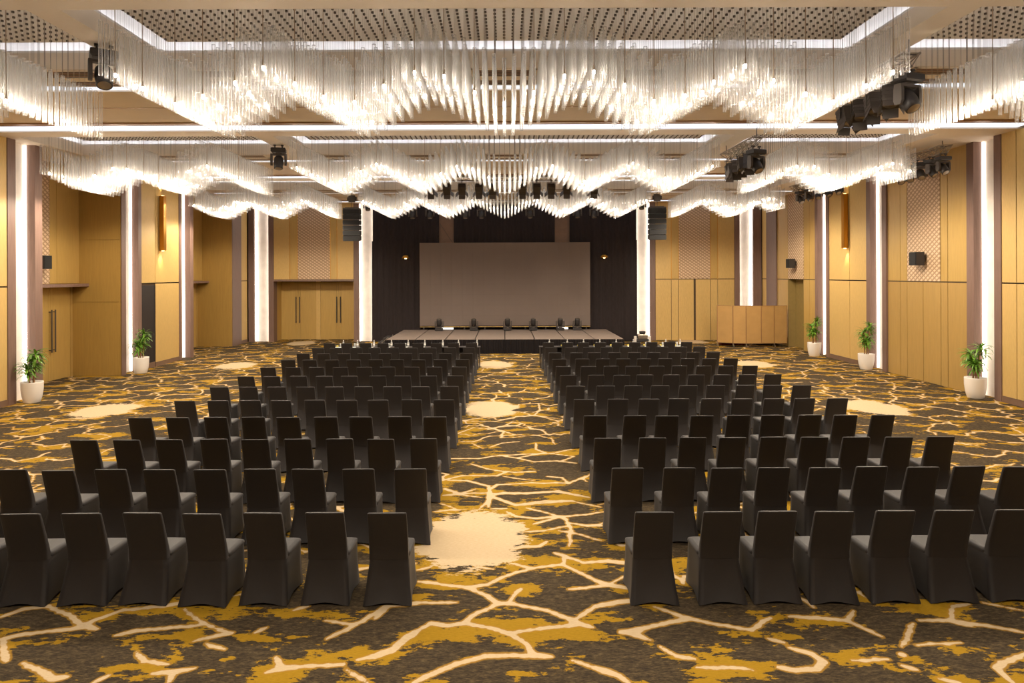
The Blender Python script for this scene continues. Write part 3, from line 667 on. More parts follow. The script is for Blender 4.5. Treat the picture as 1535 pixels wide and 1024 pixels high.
# ------------------------------------------------------------------ covered chairs
def rrect(hx0, hx1, y0, y1, z, r=.03, k=5, bow=0.0, hem=0.0, n=8):
    """closed ring: x half widths at y0 / y1, sides bowed inward by bow, hem raised mid-side"""
    pts = []
    cs = [(-hx0, y0), (hx0, y0), (hx1, y1), (-hx1, y1)]
    for q in range(4):
        a = Vector(cs[q]); b = Vector(cs[(q+1) % 4]); d = b-a; nrm = Vector((-d.y, d.x)).normalized()
        for i in range(n):
            t = i/n; p = a+d*t
            s = math.sin(PI*t); p = p+nrm*(bow*s)
            if i == 0:   # soften the corner
                pc = Vector(((cs[0][0]+cs[1][0])/2, (y0+y1)/2)); p = p+(pc-p).normalized()*r*.35
            pts.append((p.x, p.y, z+hem*s*s))
    return pts
def make_chair_meshes():
    # skirt, from the hem to just under the seat
    k = MB(); rings = []
    for z, hb, hf, yb, yf, bow, hem in ((0.004,.262,.25,-.30,.285,.022,.030),(.05,.255,.246,-.285,.283,.024,.022),(.16,.240,.236,-.248,.28,.022,.008),(.29,.226,.228,-.212,.278,.015,.0),(.40,.212,.224,-.190,.280,.006,0),(.452,.207,.222,-.183,.284,0,0)):
        rings.append(rrect(hb, hf, yb, yf, z, bow=bow, hem=hem))
    k.loft(rings, cap0=False, cap1=True)
    # seat cushion
    s = MB(); rings = []
    for z, g in ((.446,0),(.47,.006),(.492,.002),(.505,-.012),(.510,-.04)):
        rings.append(rrect(.208+g, .222+g, -.12, .284+g, z, bow=-.004))
    s.loft(rings, cap0=True, cap1=True)
    # backrest
    b = MB(); rings = []
    for z, hw, y, th in ((.447,.2072,-.1832,.10),(.52,.205,-.184,.085),(.60,.205,-.196,.07),(.70,.205,-.222,.06),(.80,.204,-.250,.052),(.90,.203,-.279,.047),(.960,.202,-.298,.044),(.974,.199,-.300,.038),(.980,.190,-.298,.022)):
        c = y+th
        rings.append(rrect(hw, hw*.985, y, c, z, r=.02, bow=-.004))
    b.loft(rings, cap0=True, cap1=True)
    return k.mesh('skirt', M['chair']), s.mesh('seat', M['chair']), b.mesh('backrest', M['chair'])
SK, SE, BA = make_chair_meshes()
proto = None
def place_chair(x, y, rz, label, group):
    global proto
    if proto is None:
        proto = thing('banquet_chair', label, 'chair', (x, y, 0), rz, group)
        link('skirt', SK, proto); link('seat', SE, proto); link('backrest', BA, proto)
        return proto
    c = copy_tree(proto); c.location = (x, y, 0); c.rotation_euler = (0, 0, rz)
    c['label'] = label; c['group'] = group
    return c
LEFT_X = [-1.24-.643*k for k in range(9)]
RIGHT_X = [1.57, 2.255, 2.84, 3.455, 4.08, 4.70, 5.34, 5.96, 6.6]
ROWW = ['rearmost row','second row from the rear','third row from the rear','fourth row from the rear','fifth row from the rear','sixth row from the rear','sixth row from the stage','fifth row from the stage','fourth row from the stage','third row from the stage','second row from the stage','row nearest the stage']
SEAT = ['aisle seat','second seat from the aisle','third seat from the aisle','fourth seat from the aisle','middle seat','fourth seat from the outer end','third seat from the outer end','second seat from the outer end','outermost seat']
for n in range(12):
    yb = 7.14 + 1.605*n
    for side, xs in (('left', LEFT_X), ('right', RIGHT_X)):
        for k, x in enumerate(xs):
            if n == 0 and k > 7: continue
            if n == 1 and side == 'right' and k > 8: continue
            jx, jy, jr = R.uniform(-.018, .018), R.uniform(-.025, .025), R.uniform(-.035, .035)
            nm = 'aisle seat' if k == 0 else (ORD[k]+' seat from the aisle' if n == 0 else SEAT[k])
            place_chair(x+jx, yb+.295+jy, jr, 'black covered chair, %s block, %s, %s' % (side, ROWW[n].replace('from the', 'from').replace('the stage', 'stage'), nm.replace('from the', 'from')), 'black covered chairs in the %s block' % side)

# ------------------------------------------------------------------ long tables in front of the first row
TY0, TY1, TZ = 25.44, 25.90, .75
def table(xa, xb, label):
    t = thing('narrow_table', label, 'table', ((xa+xb)/2, (TY0+TY1)/2, 0), 0, 'narrow black tables before the stage')
    hx = (xb-xa)/2-.006; hy = (TY1-TY0)/2
    b = MB(); b.box(-hx, hx, -hy, hy, TZ-.03, TZ); b.build('table_top', M['table'], t)
    f = MB(); f.box(-hx+.06, hx-.06, hy-.03, hy-.01, .32, TZ-.03); f.build('modesty_panel', M['table'], t)
    for sx in (-1, 1):
        for sy in (-1, 1):
            l = MB(); x = sx*(hx-.03); y = sy*(hy-.03); l.box(x-.015, x+.015, y-.015, y+.015, 0, TZ-.03); l.build('leg', M['black_metal'], t)
place_names = ['nearest the aisle', 'in the middle', 'at the outer end']
for side, s, xe in (('left', -1, -.93), ('right', 1, 1.27)):
    for k in range(3):
        xa, xb = xe+s*1.86*k, xe+s*1.86*(k+1)
        table(min(xa, xb), max(xa, xb), 'narrow black table before the %s seating block, %s' % (side, place_names[k]))
def bottle_mesh():
    b = MB(); b.lathe([(.001,0),(.036,.002),(.038,.02),(.038,.13),(.030,.17),(.017,.20),(.016,.225)], n=12)
    return b.mesh('bottle_body', M['clear'])
BOT = bottle_mesh()
cb = MB(); cb.cyl((0,0,.222), (0,0,.25), .019, n=12); CAP = cb.mesh('cap', M['white'])
lb = MB(); lb.lathe([(.0388,.06),(.0388,.12)], n=12); LAB = lb.mesh('paper_band', M['paper'])
gb = MB(); gb.lathe([(.001,0),(.03,0),(.036,.13),(.034,.13),(.028,.008),(.001,.008)], n=12); GLA = gb.mesh('drinking_glass', M['clear'])
pb = MB(); pb.box(-.12, .12, -.085, .085, 0, .012); PAD = pb.mesh('notepad', M['paper'])
yb_ = MB(); yb_.lathe([(.001,0),(.03,0),(.044,.03),(.04,.045),(.025,.056),(.001,.06)], n=10); SWE = yb_.mesh('sweet_dish', M['yellow'])
proto_b = None
for side, s in (('left', -1), ('right', 1)):
    for k in range(9):
        x = (LEFT_X if s < 0 else RIGHT_X)[k] + (.02 if s < 0 else -.02) 
        if k == 8: x -= s*.12
        where = 'on the %s tables, %s place from the aisle' % (side, ORD[k])
        jx = R.uniform(-.03, .03)
        if proto_b is None:
            proto_b = bt = thing('water_bottle', '', 'bottle'); link('bottle_body', BOT, bt); link('cap', CAP, bt); link('paper_band', LAB, bt)
        else: bt = copy_tree(proto_b)
        bt.location = (x+.13+jx, TY1-.14, TZ); tag(bt, 'clear water bottle ' + where, 'bottle', 'water bottles on the tables')
        g = link('drinking_glass', GLA, None, (x+.02+jx, TY1-.1, TZ)); tag(g, 'clear drinking glass ' + where, 'glass', 'glasses on the tables')
        p = link('notepad', PAD, None, (x+.02*R.random(), TY0+.10, TZ), R.uniform(-.05, .05)); tag(p, 'white notepad ' + where, 'notepad', 'notepads on the tables')
        d = link('sweet_dish', SWE, None, (x-.08+jx, TY1-.22, TZ)); tag(d, 'small yellow dish ' + where, 'dish', 'yellow dishes on the tables')

# ------------------------------------------------------------------ stage
SY0, SY1, SZ, SX = 29.8, 35.0, .63, 5.2
for k in range(8):
    xa = -5.22+k*1.3; xb = xa+1.3
    lab = 'grey carpeted platform of the stage, ' + (['leftmost','second from the left end','third from the left end','left of the centre joint','right of the centre joint','third from the right end','second from the right end','rightmost'][k])
    t = thing('stage_platform', lab, 'stage platform', ((xa+xb)/2, (SY0+SY1)/2, 0), 0, 'stage platforms')
    hx = .65-.025; hy = (SY1-SY0)/2
    b = MB(); b.box(-hx, hx, -hy, hy, SZ-.02, SZ); b.build('deck', M['deck'], t)
    f = MB(); f.box(-.648, .648, -hy, hy, SZ-.12, SZ-.021); f.build('frame', M['black_metal'], t)
    for sx in (-1, 1):
        for yy in (-hy+.1, hy-.1):
            l = MB(); l.cyl((sx*.58, yy, 0), (sx*.58, yy, SZ-.12), .024, n=8); l.build('leg', M['steel'], t)
def pleated(x0, x1, y, z0, z1, amp, per, nz=2, axis='x', taper=None, seed=0):
    rr = random.Random(seed); b = MB(); L_ = x1-x0; n = max(8, int(abs(L_)/per*6)); vs = []
    ph = [rr.uniform(0, 6) for _ in range(3)]
    for j in range(nz+1):
        z = z0+(z1-z0)*j/nz
        for i in range(n+1):
            t = i/n; u = x0+L_*t
            o = amp*(math.sin(2*PI*abs(L_)*t/per+ph[0])+.5*math.sin(2*PI*abs(L_)*t/(per*2.3)+ph[1]+.4*j))
            if taper: u += taper*(1-j/nz)*(t-.5)
            vs.append((u, y+o, z) if axis == 'x' else (y+o, u, z))
    fs = [(j*(n+1)+i, j*(n+1)+i+1, (j+1)*(n+1)+i+1, (j+1)*(n+1)+i) for j in range(nz) for i in range(n)]
    b.add(vs, fs, 0, True)
    m = len(vs); d = .012                                  # cloth thickness
    vs2 = [(p[0], p[1]+d, p[2]) if axis == 'x' else (p[0]+d, p[1], p[2]) for p in vs]
    b.add(vs2, [tuple(reversed(f)) for f in fs], 0, True)
    b.add([vs[nz*(n+1)+i] for i in range(n+1)]+[vs2[nz*(n+1)+i] for i in range(n+1)], [(i, i+1, n+2+i, n+1+i) for i in range(n)])
    b.add([vs[i] for i in range(n+1)]+[vs2[i] for i in range(n+1)], [(i+1, i, n+1+i, n+2+i) for i in range(n)])
    return b
tag(pleated(-5.24, 5.2, SY0-.05, .01, SZ-.02, .016, .11, seed=3).build('stage_skirt', M['skirt']), 'black pleated skirt hanging along the stage front', 'skirt')
# steps at the left end of the stage
st = thing('stage_steps', 'dark steps at the left end of the stage', 'steps', (-5.62, 31.5, 0))
for k in range(3):
    b = MB(); x0 = .33-.22*k; b.box(x0-.24, x0, -.6, .6, .02, SZ-.03-.19*k); b.build('tread', M['black_plastic'], st)
rl = MB()
for y in (-.62, .62): rl.cyl((.34, y, SZ), (-.34, y, .06), .018, n=8)
rl.build('edge_rail', M['steel'], st)
# screen
SXA, SXB, SYF = -4.37, 4.36, 34.95
sc = thing('led_screen', 'large grey blank screen standing at the back of the stage', 'screen', (0, SYF, SZ))
b = MB()
for i in range(16):
    for j in range(8):
        w = (SXB-SXA)/16; h = 4.26/8
        b.box(SXA+i*w+.0012, SXA+(i+1)*w-.0012, 0, .05, .2+j*h+.0012, .2+(j+1)*h-.0012)
b.build('panel_face', M['screen'], sc)
b = MB(); b.box(SXA, SXB, .04, .08, .2, 4.46); b.build('back_frame', M['black_metal'], sc)
b = MB(); b.box(SXA, SXB, -.01, .06, .14, .165); b.build('base_rail', M['gold'], sc)
b = MB()
for i in range(9):
    x = SXA+.2+i*(SXB-SXA-.4)/8; b.box(x-.03, x+.03, .02, .06, 0.002, .155)
b.build('foot', M['black_metal'], sc)
for x, w, lab in ((-2.94, .62, 'white glowing light bar under the left part of the screen'), (2.95, .55, 'white glowing light bar under the right part of the screen')):
    t = thing('light_bar', lab, 'light', (x, SYF-.12, SZ+.001))
    b = MB(); b.box(-w/2, w/2, -.06, .05, 0, .03); b.build('housing', M['black_metal'], t)
    b = MB(); b.box(-w/2+.02, w/2-.02, -.055, .045, .03, .12); b.build('diffuser', M['worklight'], t)
# curtains
DY = 35.28
def curtain(x0, x1, z0, z1, y, lab, seed, amp=.03, per=.32):
    tag(pleated(x0, x1, y, z0, z1, amp, per, nz=6, seed=seed).build('stage_curtain', M['drape']), lab, 'curtain')
curtain(-6.86, -4.35, .02, 5.2, DY-.12, 'black curtain hanging to the floor left of the screen', 1)
curtain(4.35, 6.8, .02, 5.2, DY-.12, 'black curtain hanging to the floor right of the screen', 2)
curtain(-6.84, -3.40, 4.95, 7.12, DY+.03, 'upper black curtain above the left wall lamp', 4)
curtain(-2.64, 2.58, 4.9, 7.12, DY+.03, 'upper black curtain above the middle of the screen', 5)
curtain(3.34, 6.8, 4.95, 7.12, DY+.03, 'upper black curtain above the right wall lamp', 6)
curtain(-4.3, 4.3, .64, 4.86, DY+.05, 'black curtain hanging straight behind the screen', 7)
gs = MB(); gs.box(-3.5, -2.5, FY-.02, FY+.05, 4.5, ZB); gs.build('pilaster_panel', M['base'], FW)
gs = MB(); gs.box(3.2, 3.5, FY-.02, FY+.05, 4.5, ZB); gs.box(2.45, 3.2, FY-.02, FY+.05, 4.5, ZB); gs.build('pilaster_panel', M['base'], FW)
cbm = MB(); cbm.cyl((-3.35, 35.1, 6.1), (-2.66, 35.1, 5.05), .012, n=6); tag(cbm.build('hanging_cable', M['black_metal']), 'thin slanting cable crossing the grey gap left above the screen', 'cable')
for x, lab in ((-5.08, 'small amber lamp glowing on the left black curtain'), (5.08, 'small amber lamp glowing on the right black curtain')):
    t = thing('curtain_lamp', lab, 'lamp', (x, DY-.36, 4.30))
    b = MB(); b.lathe([(.2,.0),(.19,.06),(.15,.12),(.08,.16),(.001,.17)], n=16); b.build('shade', M['brass'], t)
    b = MB(); b.lathe([(.001,-.05),(.05,-.03),(.06,.01),(.001,.04)], n=12); b.build('bulb', M['amber'], t)
    b = MB(); b.cyl((0, .03, .1), (0, .19, .1), .03, n=8); b.build('bracket', M['black_metal'], t)

# ------------------------------------------------------------------ lighting fixtures
def moving_head(loc, label, group, size=1.0, rz=0.0, hang=True, tilt=0.0, pan=0.0):
    """base, yoke with two arms, tilting head with lens; hang=True: base at the top"""
    t = thing('hanging_moving_head_light' if hang else 'moving_head_light', label, 'stage light', loc, rz, group)
    s = size; u = -1 if hang else 1
    b = MB()
    z0 = 0; z1 = u*.13*s
    b.loft([[(x*s*f, y*s*f, z) for x, y in ((-.2,-.15),(.2,-.15),(.2,.15),(-.2,.15))] for z, f in ((z0,.92),(z0+u*.02*s,1),(z1*.8,1),(z1,.85))][::(1 if u > 0 else -1)], smooth=False)
    b.build('base', M['black_plastic'], t)
    y_ = MB(); y_.cyl((0,0,z1), (0,0,z1+u*.03*s), .09*s, n=12)
    y_.box(-.19*s, .19*s, -.06*s, .06*s, z1+u*.03*s, z1+u*.075*s)
    for sx in (-1, 1):
        y_.loft([[(sx*.19*s+dx*s, dy*s*f, z1+u*zz*s) for dx, dy in ((-.03,-.075),(.03,-.075),(.03,.075),(-.03,.075))] for zz, f in ((.03,.8),(.12,1),(.3,1),(.36,.6))][::(1 if u > 0 else -1)], smooth=False)
    y_.build('yoke', M['black_metal'], t)
    c = Vector((0, 0, z1+u*.27*s)); ax = Vector((math.sin(pan)*math.sin(tilt), -math.cos(pan)*math.sin(tilt), u*math.cos(tilt)))
    h = MB(); h.lathe([(.001,-.2),(.08,-.19),(.125,-.13),(.135,-.02),(.135,.06),(.12,.12),(.12,.19),(.1,.2)] if s == 1 else [(r*s, z*s) for r, z in ((.001,-.2),(.08,-.19),(.125,-.13),(.135,-.02),(.135,.06),(.12,.12),(.12,.19),(.1,.2))], c, 16, axis=ax)
    hd = h.build('head', M['black_plastic'], t)
    l = MB(); l.lathe([(.102*s,.192*s),(.06*s,.205*s),(.001,.21*s)], c, 16, axis=ax); l.build('lens', M['steel'], hd)
    if hang:
        k = MB()
        for sx in (-.1, .1): k.cyl((sx*s,0,0), (sx*s,0,.10*s), .018*s, n=8); k.box((sx-.035)*s, (sx+.035)*s, -.03*s, .03*s, .06*s, .10*s)
        k.build('clamp', M['black_metal'], t)
    return t
def fresnel(loc, label, group, s=1.0, rz=0.0, tilt=.5, spread=.42):
    """boxy ribbed lantern in a yoke with four barn doors; it points along -Y turned by rz, tilted down"""
    t = thing('hanging_barn_door_lantern', label, 'stage light', loc, rz, group)
    ct, sn = math.cos(tilt), math.sin(tilt)
    ax = Vector((0, -ct, -sn)); up = Vector((0, -sn, ct)); rt = Vector((1, 0, 0)); c = Vector((0, 0, -.42*s))
    b = MB(); b.obox(c-ax*.02*s, rt, up, ax, .15*s, .16*s, .19*s); 
    for k in range(4): b.obox(c+ax*(-.16+.09*k)*s, rt, up, ax, .158*s, .168*s, .012*s)
    bo = b.build('housing', M['black_metal'], t)
    l = MB(); l.lathe([(.13*s,.172*s),(.08*s,.19*s),(.001,.2*s)], c, 16, axis=ax); l.build('lens', M['steel'], bo)
    for d, w in ((up, rt), (-up, rt), (rt, up), (-rt, up)):
        q = MB(); dirv = (ax*.9+d*spread).normalized(); ctr = c+ax*.175*s+d*.155*s+dirv*.09*s
        q.obox(ctr, w, dirv, w.cross(dirv), .14*s, .09*s, .004*s); q.build('barn_door', M['black_metal'], t)
    y = MB()
    for sx in (-1, 1): y.obox(c+rt*sx*.175*s+Vector((0,0,.13*s)), rt, (0,1,0), (0,0,1), .008*s, .025*s, .16*s)
    y.box(-.183*s, .183*s, -.025*s, .025*s, -.14*s, -.124*s); y.build('yoke', M['black_metal'], t)
    k = MB(); k.cyl((0,0,-.13*s), (0,0,0), .018*s, n=8); k.box(-.035*s, .035*s, -.035*s, .035*s, -.05*s, .02*s); k.build('clamp', M['black_metal'], t)
    return t
def truss(p0, p1, label, w=.26, group=None, drops=(), zt=ZB):
    """triangular lattice truss from p0 to p1, apex down, hung on straight drop rods"""
    p0, p1 = Vector(p0), Vector(p1); d = (p1-p0); L_ = d.length; d.normalize(); side = Vector((0,0,1)).cross(d).normalized(); up = Vector((0,0,1))
    t = thing('hanging_lighting_truss', label, 'truss', p0, 0, group)
    ch = [side*w/2+up*w*.8, -side*w/2+up*w*.8, Vector((0,0,0))]
    m = MB()
    for c in ch: m.cyl(c, c+d*L_, .022, n=8)
    m.build('main_tube', M['steel'], t)
    b = MB(); n = max(2, int(L_/.3))
    for i in range(n):
        a, e = d*(L_*i/n), d*(L_*(i+1)/n)
        for q, r in ((0,1),(1,2),(2,0)):
            b.cyl(ch[q]+a, ch[r]+e, .010, n=6); b.cyl(ch[q]+a, ch[r]+a, .010, n=6)
    b.build('brace', M['steel'], t)
    for s in drops:
        h = MB(); p = d*(L_*s)+up*w*.8; h.cyl(p, (p.x, p.y, zt-p0.z-.002), .012, n=6); h.cyl(p-side*w/2, p+side*w/2, .014, n=6); h.build('drop_rod', M['black_metal'], t)
    return t
# left beam
moving_head((-6.42, 10.95, ZB-.1), 'black moving head light under the left beam, nearest the camera', 'moving head lights under the left beam', 1.0, .6, tilt=.5)
moving_head((-6.42, 19.4, ZB-.1), 'black moving head light under the left beam, between the first and second chandeliers', 'moving head lights under the left beam', 1.0, .2, tilt=.3)
# right beam: truss with a moving head and four lanterns, then the same farther off
def right_cluster(y, lab, labs):
    truss((6.42, y, 6.72), (6.42, y+2.6, 6.72), lab, group='trusses under the right beam', drops=(.03, .95))
    g = 'stage lights under the right beam'
    moving_head((6.42, y+.12, 6.62), labs % 'moving head light at the near end', g, 1.0, .35, tilt=.6)
    for k in range(4): fresnel((6.42, y+.60+k*.48, 6.74), labs % ('barn door lantern, %s from the camera,' % ORD[k]), g, .84, (-.5, -.15, -.35, .1)[k], (1.2, 1.25, 1.1, 1.3)[k])
right_cluster(10.75, 'short lattice truss under the right beam nearest the camera', 'black %s on the near right truss')
right_cluster(17.3, 'lattice truss under the right beam farther from the camera', 'black %s on the farther right truss')
# trusses along the right wall
def wall_cluster(y0, n, lab, labs, x=12.3, pitch=.52, z=6.805):
    truss((x, y0-.2, z), (x, y0+pitch*n, z), lab, group='trusses beside the right wall', drops=(.08, .92))
    for k in range(n): moving_head((x, y0+k*pitch, z-.085), labs % ORD[k], 'stage lights beside the right wall', .85, R.uniform(-.5, .5), tilt=.7)
wall_cluster(19.15, 5, 'lattice truss beside the right wall above the nearer wall speaker', 'black stage light by the right wall, %s from camera on near truss')
wall_cluster(25.2, 5, 'lattice truss beside the right wall above the brass wall light', 'black stage light by the right wall, %s from camera on far truss', pitch=.8, z=6.95)
# row of lanterns before the last chandelier
truss((-3.1, 25.55, 6.98), (3.5, 25.55, 6.98), 'long lattice truss across the ceiling before the farthest central chandelier', w=.2, drops=(.05, .5, .95))
FX = [(-2.76,0),(-2.16,0),(-1.6,1),(-.96,1),(-.45,0),(.67,0),(1.2,1),(1.74,1),(2.32,0),(3.34,0)]
for k, (x, big) in enumerate(FX):
    fresnel((x, 25.55, 7.0), 'black barn door lantern on the long ceiling truss, ' + (ORD[k] + ' from its left end' if k < 5 else ORD[9-k] + ' from its right end'), 'lanterns on the long ceiling truss', .86, PI+R.uniform(-.06, .06), .85, .8)
# moving heads hung over the stage
truss((-4.9, 31.6, 6.72), (4.6, 31.6, 6.72), 'long lattice truss over the stage in front of the black curtains', w=.2, drops=(.05, .35, .65, .95))
OX = [-4.26, -3.46, -1.82, -1.08, 1.17, 3.36, 4.13]
for k, x in enumerate(OX): moving_head((x, 31.6, 6.625), 'moving head light hung over the stage, ' + (ORD[k] + ' from the left' if k < 4 else ORD[6-k] + ' from the right'), 'moving head lights over the stage', .95, 0, tilt=.3)
for k, px in enumerate((658, 710, 760.5, 799, 839.5, 865)):
    moving_head(((px-757)*34.4/1023.33, 34.4, SZ), 'moving head light standing on the stage before the screen, ' + ['leftmost','second from left','left of centre','right of centre','second from right','rightmost'][k], 'moving head lights on the stage', 1.0, 0, hang=False, tilt=.25)
# line array loudspeakers with their hoists
def line_array(x, y, ztop, rz, label, yaw):
    t = thing('hanging_line_array_speaker', label, 'speaker', (x, y, ztop), rz, 'hanging line array speakers')
    z = 0; yy = 0
    for k in range(6):
        b = MB(); a = .02+.022*k; c = Vector((0, yy, z-.115)); up = Vector((0, -math.sin(a), math.cos(a))); f = Vector((0, -math.cos(a), -math.sin(a)))
        b.obox(c, (1,0,0), f, up, .37, .2, .108)
        for sx in (-1, 1): b.obox(c+Vector((sx*.385,0,0)), (1,0,0), f, up, .012, .1, .09)
        cab = b.build('cabinet', M['black_plastic'], t)
        g = MB(); g.obox(c+f*.203, (1,0,0), f, up, .355, .006, .096); g.build('grille', M['grille'], cab)
        z -= .232; yy += .232*math.sin(a)*.7
    b = MB(); b.box(-.38, .38, -.2, .2, 0, .05); b.box(-.3, .3, -.03, .03, .05, .09); b.build('fly_bar', M['black_metal'], t)
    h = MB(); h.box(-.14, .14, -.1, .1, .32, .62); h.cyl((-.2, 0, .47), (.2, 0, .47), .09, n=12); h.build('hoist', M['black_metal'], t)
    c = MB(); c.cyl((0,0,.09), (0,0,.33), .014, n=6); c.cyl((0,0,.6), (0,0,ZB-ztop), .014, n=6); c.build('chain', M['black_metal'], t)
line_array(-6.76, 30.2, 6.36, .12, 'black line array speaker hanging left of the stage curtain', 0)
line_array(6.74, 30.2, 6.36, -.12, 'black line array speaker hanging right of the stage curtain', 0)
moving_head((-6.1, 30.4, 6.86), 'black stage light hanging beside the left line array speaker', 'stage lights beside the line arrays', .9, .3, tilt=.4)
moving_head((6.1, 30.4, 6.86), 'black stage light hanging beside the right line array speaker', 'stage lights beside the line arrays', .9, -.3, tilt=.4)
bars = MB()
for x in (-6.1, 6.1):
    t = truss((x-.4, 30.4, 6.95), (x+.4, 30.4, 6.95), 'short truss stub carrying the stage light beside the %s line array' % ('left' if x < 0 else 'right'), w=.16, drops=(.5,))

# ------------------------------------------------------------------ floor items at the right
fl = thing('floor_light', 'small dark stage light on the floor right of the stage', 'stage light', (6.95, 34.6, 0))
b = MB(); b.box(-.3, .3, -.2, .2, .06, .16); b.build('base', M['black_plastic'], fl)
b = MB(); b.loft([[(x*f, y*f, z) for x, y in ((-.24,-.16),(.24,-.16),(.24,.16),(-.24,.16))] for z, f in ((.16,.9),(.22,1),(.36,1),(.40,.9))], smooth=False); b.build('housing', M['steel'], fl)
b = MB(); b.lathe([(.12,.40),(.15,.44),(.17,.54),(.1,.56),(.001,.56)], n=14); b.build('lamp_head', M['black_plastic'], fl)
for sx in (-1, 1):
    b = MB(); b.box(sx*.3, sx*.42, -.06, .06, 0, .3); b.build('white_case_end', M['white'], fl)
# folding screen on castors
fs = thing('folding_screen', 'tan folding screen of six panels on castors before the far right corner', 'folding screen', (11.6, 32.2, 0))
pts = [(10.42-11.6, 33.3-32.2), (10.12-11.6, 32.55-32.2), (10.72-11.6, 32.12-32.2), (11.28-11.6, 31.98-32.2), (11.98-11.6, 31.95-32.2), (12.60-11.6, 32.0-32.2), (13.22-11.6, 32.05-32.2)]
for i, (a, c) in enumerate(zip(pts[:-1], pts[1:])):
    a = Vector((*a, 0)); c = Vector((*c, 0)); d = c-a; m_ = (a+c)/2
    b = MB(); b.obox(m_+Vector((0,0,1.06)), d, Vector((0,0,1)).cross(d), (0,0,1), d.length/2-.012, .018, .87); pn = b.build('panel', M['screenfab'], fs)
    f = MB()
    for e in (a+d.normalized()*.008, c-d.normalized()*.008): f.obox(e+Vector((0,0,1.06)), d, Vector((0,0,1)).cross(d), (0,0,1), .008, .024, .88)
    for z in (.185, 1.935): f.obox(m_+Vector((0,0,z)), d, Vector((0,0,1)).cross(d), (0,0,1), d.length/2-.01, .022, .01)
    f.build('edge_frame', M['bronze'], pn)
for p in (pts[2], pts[3], pts[5], pts[1]):
    l = MB()
    for sy in (-1, 1):
        l.cyl((p[0], p[1], .2), (p[0]+.05*sy, p[1]+.24*sy, .09), .016, n=8); l.cyl((p[0]+.05*sy-.015, p[1]+.24*sy, .045), (p[0]+.05*sy+.015, p[1]+.24*sy, .045), .045, n=12)
        l.cyl((p[0]+.05*sy, p[1]+.24*sy, .05), (p[0]+.05*sy, p[1]+.24*sy, .1), .012, n=6)
    l.build('castor_leg', M['steel'], fs)
rb = thing('red_carton', 'dark red carton half hidden behind the folding screen', 'carton', (11.05, 33.2, 0))
b = MB(); b.box(-.6, .6, -.2, .2, 0, .5); b.build('carton_body', M['red'], rb)
b = MB(); b.box(-.6, .6, -.03, .03, .5, .503); b.build('tape', M['screenfab'], rb)
kb = thing('black_flight_case', 'black case half hidden behind the right end of the folding screen', 'case', (12.6, 33.1, 0))
b = MB(); b.box(-.5, .5, -.2, .2, .02, .45); b.build('case_body', M['black_plastic'], kb)
b = MB(); b.box(-.51, .51, -.21, .21, .30, .33); b.build('metal_band', M['steel'], kb)

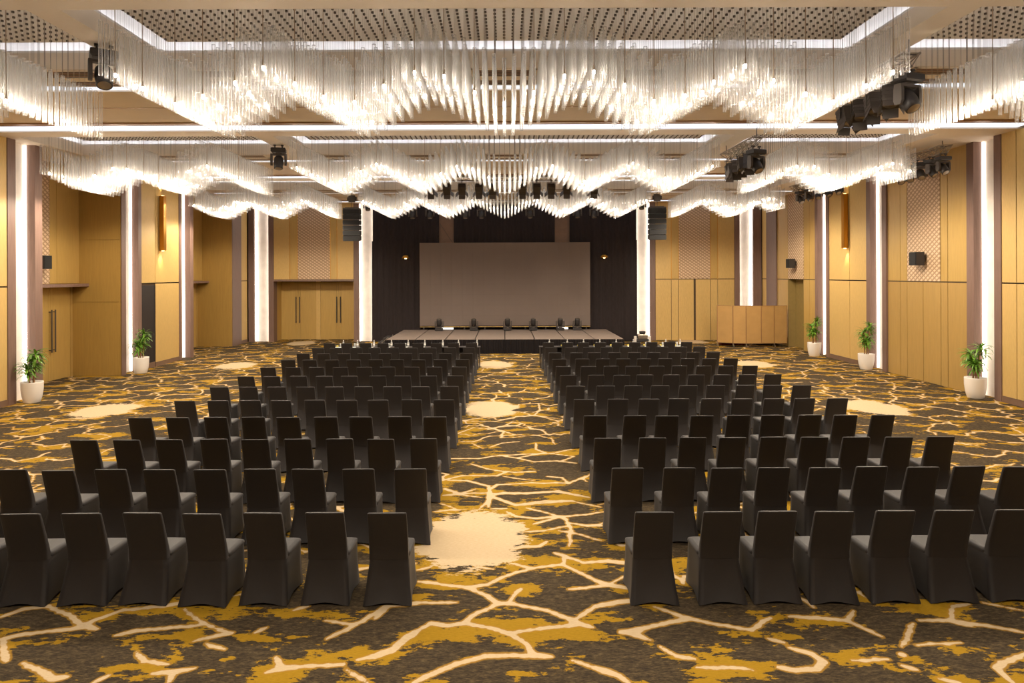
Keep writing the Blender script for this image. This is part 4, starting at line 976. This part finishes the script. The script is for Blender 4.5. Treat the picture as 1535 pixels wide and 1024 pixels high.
# ------------------------------------------------------------------ potted plants
def plant(x, y, sd, label, h=1.0, heads=5, pr=.27, ph=.57):
    rr = random.Random(sd)
    t = thing('potted_plant', label, 'plant', (x, y, 0), 0, 'tall potted plants')
    p = MB(); p.lathe([(.001,.012),(pr*.68,.0),(pr*.74,.02),(pr*.9,.18),(pr*.99,.38),(pr,ph-.03),(pr*.995,ph),(pr*.93,ph),(pr*.9,ph-.07),(.001,ph-.07)], n=28); p.build('pot', M['white'], t)
    s = MB(); s.lathe([(pr*.92,ph-.06),(pr*.5,ph-.045),(.001,ph-.04)], n=16); s.build('soil', M['soil'], t)
    crowns = []
    for k in range(3):
        a = 2*PI*k/3+rr.uniform(-.4,.4); bx, by = .07*math.cos(a), .07*math.sin(a)
        hh = (h, h*.78, h*.5)[k]*.82
        c = MB(); pts_ = [Vector((bx, by, ph-.05))]
        for q in range(4): pts_.append(Vector((bx*(1+.25*q)+rr.uniform(-.01,.01), by*(1+.25*q)+rr.uniform(-.01,.01), ph-.05+hh*(q+1)/4)))
        for a_, b_ in zip(pts_[:-1], pts_[1:]): c.cyl(a_, b_, .022, .020, n=8)
        c.build('cane', M['cane'], t)
        crowns.append((pts_[-1], 1.0)); crowns.append((pts_[-1]+Vector((0,0,-.16)), .9))
        if k < 2: crowns.append((pts_[2]+Vector((0,0,.03)), .8))
    f = MB()
    for c, sc_ in crowns:
        for k in range(30):
            a = rr.uniform(0, 2*PI); el = rr.uniform(-.1, 1.25); L_ = rr.uniform(.28, .44)*sc_; w = rr.uniform(.018, .028)*sc_
            d = Vector((math.cos(a), math.sin(a), 0)); side = Vector((-d.y, d.x, 0)); vs = []; n = 6
            pos = Vector(c); e = el
            for q in range(n+1):
                tt = q/n; ww = w*(math.sin(PI*min(1, .18+tt*.82))**.7)
                vs += [pos-side*ww, pos+Vector((0,0,-ww*.35)), pos+side*ww]
                pos = pos+(d*math.cos(e)+Vector((0,0,math.sin(e))))*(L_/n); e -= rr.uniform(.16, .34)
            fs_ = []
            for q in range(n): fs_ += [(q*3, q*3+1, q*3+4, q*3+3), (q*3+1, q*3+2, q*3+5, q*3+4)]
            # keep the leaf off the wall behind
            lim = 13.265-abs(x); sg = 1 if x > 0 else -1
            f.add([(sg*min(sg*v.x, lim), v.y, v.z) for v in vs], fs_, 0, True)
    f.build('foliage', M['leaf'], t)
    return t
plant(-12.98, 18.72, 1, 'potted plant in white pot beside the nearest left column', .98)
plant(-12.95, 24.25, 2, 'potted plant in white pot beside the dark left doorway', 1.06)
plant(12.98, 18.85, 3, 'potted plant in white pot before the nearest right column', 1.02)
plant(12.95, 24.5, 4, 'potted plant in white pot beside the second right column', 1.22)
plant(12.9, 28.5, 5, 'potted plant in white pot nearest the folding screen', 1.12)

# ------------------------------------------------------------------ camera, world, render look
cam = bpy.data.cameras.new('camera'); co = bpy.data.objects.new('camera', cam); COL.objects.link(co)
cam.sensor_width = 36; cam.sensor_fit = 'HORIZONTAL'; cam.lens = 24
co.location = (0, 0, H); co.rotation_euler = (PI/2, .0038, 0)
cam.shift_x = 10.5/1535; cam.shift_y = -101/1535
SC.camera = co
w = bpy.data.worlds.new('World'); SC.world = w; w.use_nodes = True
w.node_tree.nodes['Background'].inputs[0].default_value = (1, .9, .8, 1); w.node_tree.nodes['Background'].inputs[1].default_value = .0
SC.view_settings.view_transform = 'Standard'; SC.view_settings.look = 'None'; SC.view_settings.gamma = 1; SC.view_settings.use_curve_mapping = False
SC.view_settings.exposure = 0.0
cy = SC.cycles
cy.max_bounces = 8; cy.diffuse_bounces = 4; cy.glossy_bounces = 3; cy.transmission_bounces = 4; cy.transparent_max_bounces = 40
cy.use_denoising = True; cy.sample_clamp_indirect = 4; cy.use_adaptive_sampling = True; cy.adaptive_threshold = .03
cy.caustics_reflective = False; cy.caustics_refractive = False
